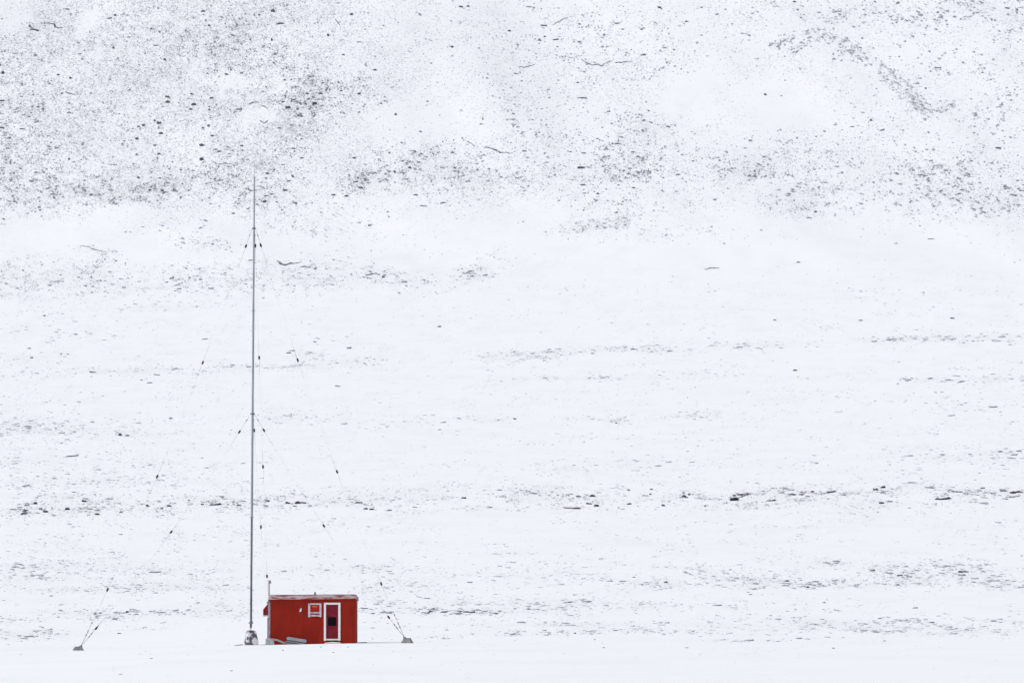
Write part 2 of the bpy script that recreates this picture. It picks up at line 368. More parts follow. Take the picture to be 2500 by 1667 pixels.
# ------------------------------------------------------------------ distribution of stones, read off the photo
# ellipse patches: cx, cy, rx, ry, angle, count, mean width px, tone(0 dark..1 pale), image angle of the stones
PATCH = [
    (330, 70, 300, 120, 0, 1500, 3.6, .42, 0), (520, 55, 170, 100, 0, 1500, 3.8, .48, 62), (600, 150, 150, 90, 0, 560, 3.8, .36, 50),
    (230, 105, 60, 35, -25, 120, 4, .34, 20), (100, 60, 70, 60, 0, 170, 4, .36, 10),
    (110, 260, 170, 150, 0, 1300, 4.6, .38, 0), (45, 220, 60, 70, 0, 260, 5, .32, 0), (330, 240, 240, 130, 0, 900, 3.6, .46, 0), (170, 350, 170, 70, 0, 420, 4, .42, 10),
    (640, 110, 110, 110, 0, 480, 4, .34, 50), (765, 238, 42, 34, 0, 150, 6, .16, 10), (712, 302, 52, 52, -40, 430, 4.6, .28, 15),
    (745, 205, 50, 40, 0, 120, 5, .28, 0), (875, 225, 78, 28, 0, 190, 5, .28, 10), (690, 180, 90, 60, 0, 160, 4, .36, 10),
    (780, 265, 90, 40, 0, 130, 5, .36, 10), (460, 270, 100, 60, 0, 150, 4, .36, 0), (540, 265, 110, 35, 0, 140, 5, .32, 0),
    (640, 395, 80, 50, 0, 330, 5, .30, 10), (580, 430, 70, 50, 0, 190, 5, .26, 10), (650, 470, 80, 40, 0, 120, 6, .30, 0), (580, 488, 55, 25, 0, 120, 5, .28, 0),
    (90, 440, 140, 62, 0, 720, 5, .34, 0), (60, 490, 110, 60, 0, 230, 5, .42, 0), (290, 484, 90, 12, 6, 120, 6, .46, 5), (210, 455, 60, 25, 0, 90, 6, .38, 5),
    (370, 450, 85, 45, -15, 260, 5.2, .36, 10), (480, 440, 80, 28, 0, 240, 5, .30, 0), (330, 470, 60, 20, 0, 90, 6, .30, 0), (400, 350, 140, 70, 0, 150, 4, .45, 0),
    (1015, 385, 90, 50, 0, 330, 5.5, .30, 5), (910, 435, 50, 22, -10, 190, 6.5, .24, 5), (1110, 425, 70, 45, 0, 200, 6, .34, 5), (940, 415, 110, 35, 0, 130, 6, .44, 5), (830, 430, 90, 40, 0, 90, 5, .52, 0),
    (1250, 300, 40, 110, 0, 230, 5, .48, 5), (1210, 420, 70, 45, 0, 170, 5, .46, 0),
    (1180, 60, 200, 70, 0, 300, 4.5, .52, 25), (930, 50, 160, 60, 0, 130, 4.5, .55, 20), (900, 150, 160, 70, 0, 110, 5, .5, 0), (1050, 250, 200, 120, 0, 130, 6, .6, 0),
    (1420, 70, 150, 80, 0, 420, 5, .46, 5), (1520, 125, 110, 60, 0, 260, 5.5, .42, 5), (1400, 160, 130, 40, 0, 150, 5, .48, 0), (1600, 160, 50, 40, 0, 90, 6, .44, -15),
    (1440, 250, 150, 90, 0, 220, 5.5, .48, 0), (1340, 310, 60, 80, 0, 200, 5.5, .40, 0), (1560, 330, 75, 45, 0, 260, 6.5, .32, 5), (1480, 390, 110, 40, 0, 260, 7, .32, 5),
    (1300, 440, 70, 30, 0, 110, 6, .38, 0), (1540, 415, 60, 30, 10, 200, 7, .40, 10), (1480, 440, 80, 25, 0, 90, 7, .36, 0),
    (1700, 430, 120, 45, 0, 180, 7, .50, 0), (1490, 540, 70, 14, -6, 160, 7, .34, -5), (1400, 560, 60, 12, 0, 70, 7, .38, 0), (1500, 572, 90, 18, 0, 80, 7, .5, 0), (1470, 495, 60, 20, 0, 80, 7, .42, 0),
    (1610, 510, 120, 50, 0, 120, 7, .58, 0), (1720, 570, 110, 16, 0, 60, 7, .55, 0),
    (1890, 385, 120, 30, 0, 200, 8, .52, 0), (1850, 420, 70, 18, 0, 110, 8, .42, 0), (2000, 460, 90, 50, 0, 270, 8, .52, 0), (1960, 505, 60, 22, 0, 120, 7, .46, 0),
    (2330, 455, 110, 55, 0, 380, 9, .48, 0), (2450, 490, 70, 45, 0, 160, 10, .46, 0), (2300, 410, 60, 14, 0, 90, 9, .50, 0), (2180, 510, 130, 40, 0, 110, 8, .60, 0), (2060, 350, 130, 50, 0, 130, 9, .60, 0),
    (2150, 22, 110, 28, 0, 120, 10, .58, 10), (2320, 25, 120, 30, -10, 160, 10, .55, 15), (2475, 45, 40, 50, 0, 90, 10, .52, 15), (1920, 12, 110, 25, 0, 90, 7, .48, 10),
    (1700, 35, 150, 55, 0, 130, 6, .50, 0), (1830, 150, 120, 60, 0, 80, 7, .6, 10), (2400, 190, 120, 110, 0, 150, 10, .68, 5), (2240, 190, 100, 120, 0, 90, 9, .66, 0), (2450, 280, 60, 50, 0, 90, 10, .6, 0),
    (150, 682, 130, 34, 0, 560, 6, .32, 5), (45, 672, 60, 38, 0, 190, 6, .36, 5), (240, 660, 26, 26, 60, 90, 6, .36, 30), (300, 710, 60, 14, 0, 50, 7, .42, 0),
    (440, 682, 50, 26, 0, 150, 6.5, .28, 0), (565, 690, 60, 26, 0, 200, 5.5, .32, 5), (560, 650, 60, 14, 0, 70, 6, .38, 0), (420, 700, 120, 14, 0, 60, 7, .40, 0),
    (700, 672, 90, 32, 0, 320, 5.5, .38, 5), (820, 662, 80, 28, 0, 200, 6, .42, 5), (760, 690, 80, 14, 0, 110, 6, .42, 5), (925, 668, 34, 14, 8, 70, 7, .26, 5),
    (1005, 688, 60, 16, 6, 110, 7, .46, 5), (1165, 662, 45, 16, -14, 110, 7, .46, -15), (1240, 632, 60, 16, 0, 60, 7, .46, 0),
    (740, 568, 80, 26, 10, 210, 5, .44, 12), (770, 530, 100, 30, 0, 110, 6, .5, 5), (400, 548, 80, 24, 0, 110, 5.5, .44, 0), (485, 592, 50, 14, 0, 90, 6, .42, 0), (560, 600, 50, 8, 0, 30, 7, .4, 0),
    (930, 580, 160, 30, 0, 130, 6, .5, 8), (240, 610, 42, 8, 6, 70, 6, .34, 5),
    # the long horizontal bands of the plain
    (300, 752, 300, 10, 0, 90, 8, .5, 0), (430, 748, 100, 10, 0, 80, 7, .42, 0), (120, 800, 160, 30, 0, 130, 9, .55, 0),
    (260, 908, 260, 9, 0, 190, 7, .38, 0), (60, 875, 80, 12, 0, 60, 8, .40, 0), (560, 898, 60, 8, 0, 80, 7, .40, 0), (380, 902, 60, 8, 0, 60, 7, .4, 0),
    (740, 862, 70, 8, 0, 50, 7, .36, 0), (720, 893, 90, 5, -2, 70, 8, .40, 0), (850, 882, 90, 8, 0, 70, 8, .38, 0), (1220, 870, 60, 14, 0, 90, 8, .40, 0),
    (1300, 868, 60, 8, 0, 110, 8, .36, 0), (1440, 855, 110, 7, -3, 130, 8, .46, 0), (1580, 852, 90, 8, 0, 90, 9, .48, 0), (1840, 843, 90, 8, 0, 110, 9, .5, 0),
    (2170, 829, 55, 6, 0, 90, 9, .42, 0), (2330, 826, 110, 7, 0, 130, 10, .44, 0), (2450, 824, 50, 8, 0, 60, 10, .48, 0),
    (1450, 923, 170, 4, 0, 80, 9, .46, 0), (2260, 927, 60, 6, 0, 50, 9, .44, 0), (1700, 912, 90, 10, 0, 60, 8, .5, 0), (2420, 925, 90, 8, 0, 60, 12, .6, 0),
    (110, 1050, 150, 20, 0, 260, 10, .54, 0), (60, 1040, 70, 8, 0, 50, 10, .4, 0), (330, 1055, 120, 14, 0, 110, 8, .5, 0), (680, 1020, 90, 14, 0, 100, 8, .46, 0), (880, 1030, 130, 14, 0, 80, 8, .48, 0),
    (1700, 1016, 50, 9, 0, 90, 7, .38, 0), (1505, 1026, 22, 8, 0, 50, 6, .28, 0), (1440, 1022, 60, 6, 0, 40, 8, .52, 0), (1100, 1022, 90, 8, 0, 40, 8, .42, 0),
    (2350, 990, 140, 30, 0, 90, 12, .6, 0), (2420, 1105, 80, 8, 0, 50, 10, .42, 0), (2300, 1120, 150, 20, 0, 100, 11, .55, 0), (1550, 1125, 150, 10, 0, 80, 9, .46, 0), (1380, 1145, 90, 12, 0, 60, 8, .42, 0),
    (160, 1130, 180, 30, 0, 260, 8, .46, 0), (200, 1175, 150, 14, 0, 150, 9, .44, 0), (400, 1160, 120, 25, 0, 120, 8, .46, 0),
    (120, 1245, 110, 14, 0, 300, 7, .14, 4), (170, 1215, 90, 14, 0, 110, 8, .34, 6), (230, 1240, 30, 12, 0, 50, 7, .12, 8), (350, 1236, 50, 12, 0, 120, 6, .18, 8), (260, 1224, 50, 6, 0, 40, 7, .26, 0),
    (500, 1222, 90, 14, 0, 180, 7, .2, 4), (440, 1248, 120, 8, 0, 60, 7, .3, 0), (580, 1228, 50, 10, 0, 80, 7, .2, 4), (690, 1222, 60, 12, 0, 150, 7, .2, 8), (770, 1215, 80, 16, 0, 80, 7, .32, 5), (640, 1240, 60, 6, 0, 40, 7, .34, 0),
    (880, 1228, 70, 14, 0, 130, 7, .22, 6), (900, 1205, 140, 12, 0, 100, 7, .4, 4), (1080, 1215, 140, 22, 0, 190, 6.5, .3, 5), (1180, 1240, 90, 6, 0, 50, 8, .36, 0),
    (1280, 1205, 60, 18, 0, 180, 6, .26, 5), (1360, 1210, 45, 18, 0, 120, 7, .26, 0), (1440, 1222, 50, 18, 0, 110, 7, .16, 5), (1560, 1215, 80, 24, 0, 90, 7, .26, 5), (1660, 1210, 40, 8, -15, 50, 7, .14, -20),
    (1735, 1213, 30, 7, 0, 100, 6, .34, 0), (1810, 1215, 50, 14, 0, 110, 7, .2, -5), (1840, 1235, 60, 8, 0, 80, 7, .26, 5), (1720, 1234, 50, 6, 0, 40, 6, .3, 0),
    (1930, 1206, 60, 12, 4, 180, 8, .16, 5), (2030, 1203, 40, 6, 0, 50, 8, .22, 5), (2100, 1200, 60, 6, 0, 50, 8, .22, 0), (2170, 1200, 50, 10, 0, 80, 8, .34, 5), (2150, 1230, 90, 10, 0, 100, 8, .32, 0), (1980, 1225, 60, 8, 0, 50, 8, .4, 0),
    (2350, 1204, 60, 8, 0, 90, 9, .24, 3), (2460, 1204, 40, 8, 0, 70, 9, .14, 5), (2290, 1190, 120, 5, 5, 50, 12, .5, 5), (2400, 1225, 90, 10, 0, 50, 10, .4, 3),
    (1700, 1180, 500, 8, 0, 90, 8, .5, 0),
    (100, 1385, 160, 18, 0, 170, 10, .44, 0), (230, 1440, 160, 8, 0, 130, 9, .36, 2), (420, 1395, 100, 8, 0, 90, 9, .4, 0), (440, 1432, 90, 10, 0, 90, 8, .4, 0), (560, 1436, 50, 8, 0, 60, 8, .38, 0), (320, 1430, 60, 6, 0, 40, 10, .46, 4),
    (2200, 1398, 60, 16, 8, 210, 8, .28, 10), (2050, 1424, 90, 8, 0, 170, 8, .30, 4), (2170, 1425, 100, 8, 0, 110, 8, .30, 2), (2360, 1395, 70, 22, 8, 280, 9, .42, 10), (2450, 1425, 60, 12, 5, 130, 10, .5, 5), (2030, 1374, 36, 8, 10, 60, 8, .44, 12),
    (1900, 1420, 90, 12, 5, 150, 8, .42, 10), (1740, 1405, 60, 16, 15, 110, 9, .44, 15), (1840, 1425, 70, 10, 0, 110, 8, .38, 5), (1640, 1426, 60, 8, 0, 60, 8, .4, 10), (1540, 1420, 90, 14, 5, 120, 8, .46, 10),
    (1310, 1475, 100, 16, 5, 200, 9, .46, 10), (1460, 1470, 90, 14, 5, 90, 9, .46, 10), (1590, 1478, 50, 8, 0, 60, 8, .44, 8), (1780, 1480, 150, 20, 0, 70, 9, .5, 5), (1280, 1400, 130, 40, 0, 130, 9, .52, 5),
    (1000, 1428, 90, 10, 5, 130, 7, .34, 8), (940, 1388, 70, 8, 0, 70, 8, .38, 4), (800, 1392, 90, 8, 0, 60, 8, .44, 0), (700, 1440, 80, 8, 0, 30, 8, .45, 0), (900, 1440, 40, 8, 0, 40, 7, .3, 5),
    (1080, 1494, 90, 7, 0, 190, 9, .22, 5), (905, 1491, 45, 5, 4, 70, 9, .24, 4), (980, 1480, 60, 10, 5, 60, 8, .36, 8), (1120, 1470, 80, 12, 8, 90, 9, .4, 10), (1200, 1497, 60, 5, 0, 50, 9, .36, 4), (920, 1465, 60, 10, 5, 50, 8, .4, 8),
    (220, 1500, 90, 10, 2, 170, 9, .3, 2), (315, 1494, 22, 6, 0, 70, 7, .18, 5), (390, 1494, 60, 5, 0, 110, 8, .26, 2), (500, 1494, 60, 7, 2, 80, 8, .32, 2), (540, 1475, 60, 16, 0, 60, 8, .38, 2), (590, 1492, 30, 8, 0, 40, 7, .3, 0),
    (50, 1552, 60, 8, 2, 90, 9, .26, 3), (120, 1545, 40, 10, 4, 70, 9, .3, 5), (40, 1510, 50, 6, 0, 40, 9, .38, 4), (350, 1532, 30, 3, 4, 22, 8, .34, 2),
    (1350, 1525, 170, 6, 0, 90, 10, .46, 2), (1440, 1540, 90, 6, 0, 120, 8, .38, 2), (1600, 1540, 60, 6, 3, 100, 8, .36, 4), (1300, 1548, 60, 4, 0, 50, 9, .36, 0), (1780, 1530, 150, 14, 3, 110, 11, .5, 4), (1700, 1545, 60, 5, 3, 40, 10, .42, 4), (1810, 1562, 60, 3, 0, 26, 12, .46, 2),
    (2040, 1526, 140, 12, 3, 170, 12, .50, 4), (2210, 1514, 50, 5, 4, 60, 12, .42, 4), (2330, 1535, 120, 12, 4, 150, 11, .46, 5), (2200, 1542, 120, 5, 2, 90, 11, .46, 3), (2440, 1516, 60, 4, 4, 40, 12, .42, 4), (1920, 1560, 90, 3, -2, 40, 12, .42, -2), (2270, 1524, 20, 4, 3, 20, 10, .36, 3),
    (1070, 1555, 50, 3, 0, 30, 8, .34, 3), (960, 1540, 120, 16, 0, 30, 9, .44, 2), (1210, 1540, 60, 10, 0, 36, 10, .4, 4),
]
# even scatter: x0, x1, y0, y1, count, width, tone
RECT = [
    (0, 640, 60, 420, 900, 4.2, .50), (300, 900, 0, 220, 500, 4.2, .5),
    (0, 1250, 0, 520, 900, 4.0, .58), (1250, 2500, 0, 520, 900, 6.0, .66), (0, 620, 520, 720, 130, 6, .58), (620, 1250, 520, 720, 170, 6, .6), (1250, 2500, 520, 720, 240, 8, .66),
    (0, 620, 700, 900, 420, 8, .6), (620, 1250, 700, 900, 300, 8, .58), (1250, 1880, 700, 900, 330, 9, .60), (1880, 2500, 700, 900, 330, 10, .60),
    (0, 620, 880, 1200, 1000, 9, .58), (620, 1250, 880, 1200, 760, 8, .58), (1250, 1880, 880, 1200, 760, 9, .58), (1880, 2500, 880, 1200, 620, 10, .60),
    (0, 620, 1180, 1420, 900, 10, .54), (620, 1250, 1180, 1420, 620, 9, .54), (1250, 1880, 1180, 1420, 620, 9, .56), (1880, 2500, 1180, 1420, 520, 10, .56),
    (0, 620, 1380, 1540, 330, 10, .5), (880, 1250, 1380, 1530, 170, 10, .52), (1250, 1880, 1380, 1540, 280, 10, .54), (1880, 2500, 1380, 1550, 300, 11, .54),
    (0, 2500, 1540, 1600, 110, 8, .42), (0, 2500, 1590, 1667, 34, 7, .36),
]
# bare snow with no stones: cx, cy, rx, ry, angle
CLEAN = [(15, 25, 55, 55, 0), (215, 55, 52, 17, -42), (560, 195, 90, 16, 0), (1900, 250, 130, 60, 20), (625, 285, 45, 18, 0), (700, 600, 200, 24, 0), (120, 575, 170, 42, 0),
         (1500, 640, 330, 45, 0), (2000, 620, 200, 20, 0), (300, 520, 90, 24, 0), (1700, 240, 80, 70, 0), (1000, 300, 110, 60, 0), (1150, 580, 60, 40, 0), (830, 790, 60, 14, 0), (520, 770, 110, 10, 0),
         (1450, 900, 180, 14, 0), (2000, 880, 200, 14, 0), (780, 1070, 260, 8, 0), (1150, 1270, 130, 8, 0), (2000, 1440, 130, 6, 0), (700, 1560, 220, 45, 0)]
# lines of broken grey rock (the folded ridge at the upper right, thin ledges): points, half width, count, stone width, tone
LINES = [
    ([(1885, 108), (1935, 92), (2000, 70)], 8, 90, 10, .50), ([(1930, 135), (1960, 112), (2000, 98)], 8, 60, 10, .54), ([(1885, 122), (1918, 98)], 10, 50, 9, .58),
    ([(2005, 78), (2045, 98), (2080, 118), (2118, 143)], 13, 190, 10, .48), ([(2030, 150), (2060, 125), (2110, 140)], 12, 90, 9, .52),
    ([(2140, 170), (2185, 205), (2230, 240), (2262, 282)], 13, 230, 10, .50), ([(2145, 150), (2200, 190), (2225, 215)], 6, 70, 10, .46), ([(2262, 272), (2300, 268), (2330, 255)], 7, 70, 10, .52),
    ([(2020, 60), (2070, 35)], 12, 50, 10, .56), ([(2345, 50), (2395, 30)], 4, 40, 10, .46), ([(2220, 235), (2250, 265)], 12, 60, 9, .5),
    ([(1330, 135), (1360, 137), (1410, 147)], 3, 30, 6, .36), ([(1418, 62), (1385, 45), (1450, 35)], 4, 30, 6, .42), ([(160, 226), (150, 232), (135, 236)], 3, 24, 5, .34),
    ([(640, 895), (660, 899), (720, 895), (760, 890)], 2, 40, 9, .34), ([(420, 900), (700, 893)], 4, 40, 8, .4),
    ([(950, 530), (890, 560)], 8, 40, 6, .42), ([(350, 1133), (390, 1138)], 3, 20, 8, .4), ([(2410, 1117), (2480, 1119)], 1.5, 12, 18, .42), ([(1720, 1371), (1700, 1382), (1720, 1400)], 5, 40, 8, .42),
    ([(0, 1408), (120, 1410)], 3, 20, 14, .42), ([(630, 1062), (650, 1062)], .6, 4, 9, .2), ([(626, 1129), (662, 1129)], 1, 10, 8, .34),
]
# single boulders: px, py, w, h, tone
HERO = [
    (73, 66, 5, 8, .08), (82, 74, 18, 4, .08), (92, 76, 12, 5, .1), (165, 24, 14, 4, .12), (268, 46, 16, 4, .08), (281, 39, 8, 5, .12), (277, 119, 8, 5, .06), (87, 136, 11, 4, .1),
    (381, 112, 17, 3, .15), (495, 29, 13, 5, .15), (511, 64, 7, 6, .12), (402, 147, 8, 6, .08), (173, 192, 9, 5, .1), (142, 184, 9, 4, .18), (567, 87, 10, 4, .18), (409, 238, 15, 6, .1),
    (410, 251, 14, 6, .1), (473, 257, 16, 7, .1), (465, 268, 12, 5, .16), (516, 241, 10, 6, .1), (468, 231, 9, 5, .12), (511, 262, 6, 4, .14), (511, 269, 7, 4, .14), (585, 268, 20, 4, .12),
    (388, 302, 13, 6, .12), (378, 296, 7, 6, .2), (350, 308, 8, 7, .2), (388, 314, 8, 3, .2), (338, 310, 8, 5, .25), (393, 327, 13, 5, .1), (335, 340, 12, 6, .14), (378, 356, 9, 4, .16), (388, 377, 12, 5, .14),
    (304, 345, 9, 3, .2), (509, 309, 9, 6, .14), (495, 314, 8, 5, .12), (518, 333, 9, 5, .2), (494, 356, 17, 7, .14), (527, 366, 10, 4, .12), (535, 371, 14, 4, .12), (590, 357, 10, 4, .16), (557, 360, 10, 3, .2), (560, 376, 8, 3, .2),
    (492, 391, 12, 8, .08), (168, 390, 7, 6, .14), (55, 316, 17, 3.5, .1), (5, 313, 17, 3.5, .12), (5, 247, 15, 4, .12), (553, 183, 11, 5, .14), (590, 180, 10, 4, .18), (7, 180, 9, 8, .1), (222, 229, 7, 3.5, .14),
    (667, 29, 13, 7, .12), (632, 38, 8, 5, .12), (684, 59, 21, 4.5, .12), (663, 99, 6, 8, .12), (857, 37, 10, 6, .14), (801, 88, 6, 7, .16), (877, 104, 14, 3, .3), (838, 135, 9, 3.5, .14), (704, 264, 15, 7, .12), (691, 250, 10, 5, .12),
    (750, 230, 10, 5, .1), (768, 255, 16, 8, .02), (783, 230, 11, 5, .08), (753, 243, 11, 4, .1), (833, 223, 9, 4, .16), (877, 231, 9, 5, .16), (915, 172, 13, 5, .16), (1103, 116, 8, 6, .14), (1243, 77, 10, 5, .12), (1125, 18, 13, 4, .16), (1143, 17, 9, 5, .18),
    (681, 314, 13, 4, .16), (717, 364, 12, 4, .12), (737, 387, 11, 4, .18), (865, 387, 11, 5, .16), (1013, 371, 9, 5, .18), (1022, 397, 11, 4, .18), (966, 281, 7, 6, .25), (1178, 292, 6, 5, .25),
    (1610, 20, 11, 5, .16), (1676, 54, 10, 4, .16), (1328, 64, 22, 4, .18), (1290, 18, 22, 3, .24), (1357, 98, 18, 4, .22), (1318, 100, 10, 5, .24), (1330, 91, 8, 4, .26), (1260, 181, 17, 3, .22), (1410, 203, 9, 4, .2), (1424, 240, 22, 3.5, .2),
    (1622, 118, 16, 3, .24), (1573, 135, 11, 5, .24), (1567, 73, 10, 4, .24), (1505, 58, 16, 3, .3), (1868, 232, 9, 5, .12), (1584, 272, 7, 4, .24), (1632, 310, 15, 4, .26), (1508, 352, 17, 4, .22), (1424, 375, 16, 4, .18), (1418, 411, 24, 6, .06),
    (1475, 384, 13, 4, .2), (1280, 370, 15, 4, .24), (1423, 452, 18, 4, .2), (1459, 474, 9, 5, .16), (1290, 455, 5, 4, .2), (1655, 427, 15, 3.5, .22), (1480, 463, 5, 4, .2), (1545, 372, 12, 3, .3),
    (1940, 6, 11, 4, .16), (2105, 95, 7, 4, .34), (2101, 118, 9, 3.5, .36), (2260, 217, 6, 5, .32), (1908, 235, 7, 3, .2), (2437, 363, 17, 5.5, .24), (2080, 310, 16, 3, .4), (2290, 167, 22, 3.5, .4), (2404, 168, 7, 4, .4), (2396, 135, 9, 3, .42),
    (76, 443, 10, 4, .14), (88, 422, 11, 4, .2), (116, 461, 12, 3, .24), (128, 475, 15, 3.5, .18), (10, 536, 10, 3.5, .16), (366, 465, 11, 5, .12), (390, 436, 11, 4, .16), (338, 435, 9, 5, .2), (397, 468, 7, 5, .16), (570, 522, 11, 4, .16), (605, 511, 9, 3, .18),
    (283, 638, 8, 3.5, .18), (256, 634, 4, 4.5, .2), (306, 643, 4.5, 3, .16), (57, 661, 7, 4, .18), (148, 672, 7, 3.5, .14), (420, 680, 11, 4.5, .14), (227, 700, 8, 3, .22), (192, 678, 7, 4, .2), (108, 772, 8, 4, .26),
    (653, 425, 11, 5, .14), (697, 466, 13, 5, .14), (645, 494, 11, 6, .18), (650, 479, 13, 3.5, .18), (720, 496, 15, 4, .22), (814, 477, 13, 4, .18), (846, 480, 15, 5, .2), (676, 494, 9, 3, .2), (1000, 411, 10, 6, .16), (1110, 419, 10, 4, .24), (995, 439, 9, 4, .2),
    (1082, 496, 15, 4, .22), (1035, 504, 22, 3, .24), (1015, 477, 13, 4, .26), (936, 677, 9, 5, .1), (643, 728, 7, 3, .14), (1073, 798, 11, 4, .18), (643, 698, 6, 3, .3),
    (1626, 575, 9, 3, .3), (1277, 542, 5, 3, .3), (1948, 641, 11, 3.5, .18), (1892, 782, 10, 3.5, .14), (2101, 783, 13, 3.5, .2), (2325, 778, 15, 4.5, .22), (2273, 584, 20, 2.5, .36), (2187, 595, 11, 2.5, .4), (1976, 533, 17, 2.5, .3),
    (2350, 465, 13, 4, .3), (2342, 474, 11, 4, .32), (2475, 478, 22, 4, .36), (2245, 428, 24, 3, .38), (2485, 501, 11, 3.5, .36),
    (71, 851, 10, 3.5, .2), (293, 1063, 8, 8, .14), (310, 1064, 12, 5, .14), (417, 1022, 9, 5, .4), (383, 915, 15, 3.5, .18), (366, 935, 16, 3, .22), (346, 928, 7, 3, .18), (149, 864, 7, 3, .2), (166, 865, 7, 3, .22), (77, 874, 8, 4, .24), (228, 909, 20, 4, .22),
    (65, 1040, 14, 2.5, .24), (20, 1047, 12, 2.5, .18), (500, 828, 17, 2.5, .36), (768, 835, 10, 3.5, .14), (852, 850, 12, 4, .24), (705, 862, 10, 3.5, .2), (825, 943, 14, 3, .26), (1217, 1026, 5, 3.5, .12), (1257, 1023, 11, 4, .12), (1074, 1049, 9, 2.5, .24), (890, 888, 7, 3, .2),
    (1505, 1033, 6, 4, .12), (1941, 905, 13, 5, .16), (2135, 834, 16, 3, .26), (2192, 937, 9, 2.5, .28), (2443, 1103, 14, 4, .24), (2488, 1101, 14, 4, .22),
    (1935, 1208, 20, 4.5, .08), (1957, 1208, 12, 4, .08), (1984, 1201, 11, 4, .06), (2030, 1201, 16, 4, .12), (2137, 1196, 16, 5, .08), (2156, 1191, 12, 6, .06), (2336, 1201, 26, 4, .14), (2303, 1218, 32, 7, .02), (2473, 1204, 16, 7, .02), (2488, 1202, 18, 5, .04), (2400, 1192, 10, 4, .12), (1884, 1222, 20, 4, .08), (2152, 1229, 13, 6, .06),
    (86, 1230, 6, 6, .02), (205, 1225, 11, 6, .06), (64, 1234, 15, 3.5, .06), (62, 1246, 13, 3.5, .06), (58, 1255, 11, 5, .04), (112, 1250, 14, 6, .04), (165, 1244, 15, 6, .06), (220, 1242, 17, 3, .06), (238, 1256, 13, 4.5, .04), (100, 1244, 10, 4, .08), (415, 1236, 14, 5, .08), (527, 1232, 21, 6, .04), (395, 1242, 7, 4, .08), (295, 1251, 7, 3, .14), (461, 1222, 5, 3.5, .06), (494, 1232, 8, 4, .14), (583, 1234, 12, 4, .1), (360, 1236, 7, 6, .12), (32, 1244, 14, 3, .12),
    (654, 1224, 12, 5, .08), (702, 1229, 13, 6, .03), (727, 1229, 14, 7, .06), (741, 1228, 12, 4, .08), (877, 1228, 20, 4, .12), (893, 1243, 12, 5, .1), (908, 1244, 12, 4, .12), (951, 1246, 16, 3, .12), (1132, 1216, 12, 5, .14),
    (1412, 1213, 11, 5, .1), (1447, 1212, 13, 6, .03), (1456, 1236, 15, 6, .04), (1400, 1241, 40, 5, .08), (1536, 1231, 11, 5, .06), (1535, 1197, 9, 4, .14), (1588, 1207, 7, 4, .06), (1590, 1195, 7, 3.5, .12), (1620, 1235, 7, 5, .06), (1671, 1213, 9, 6, .03), (1682, 1208, 7, 4, .06), (1794, 1221, 20, 9, .01), (1793, 1211, 10, 5, .05), (1815, 1207, 26, 5, .08), (1437, 1230, 11, 5, .1), (1722, 1236, 6, 4, .06),
    (2130, 1393, 15, 5, .12), (2197, 1404, 14, 5, .06), (2220, 1408, 17, 4, .08), (2345, 1397, 12, 6, .12), (2358, 1396, 12, 6, .12), (1922, 1419, 12, 5, .2), (1972, 1434, 9, 5, .2), (2012, 1471, 8, 3, .14), (1842, 1438, 11, 3.5, .12), (1833, 1451, 9, 2.5, .2), (2235, 1484, 14, 3, .2), (1625, 1422, 10, 5, .16), (1548, 1409, 8, 3, .18),
    (1404, 1546, 7, 3.5, .1), (1341, 1547, 9, 3, .14), (1452, 1560, 5, 2, .14), (1474, 1581, 6, 2.5, .16), (1677, 1581, 12, 2, .2), (2035, 1582, 7, 3, .2), (2160, 1564, 9, 2, .18), (291, 1546, 9, 3.5, .2), (312, 1494, 9, 5, .1), (1052, 1493, 11, 5, .1), (1085, 1494, 14, 4, .12), (1943, 1487, 7, 2.5, .24),
    (691, 1587, 5, 2, .16), (783, 1579, 5, 2, .2), (850, 1579, 4, 2, .22), (814, 1592, 6, 2, .16), (369, 1607, 9, 2, .22), (295, 1646, 8, 2, .2), (565, 1637, 7, 2.5, .16),
]
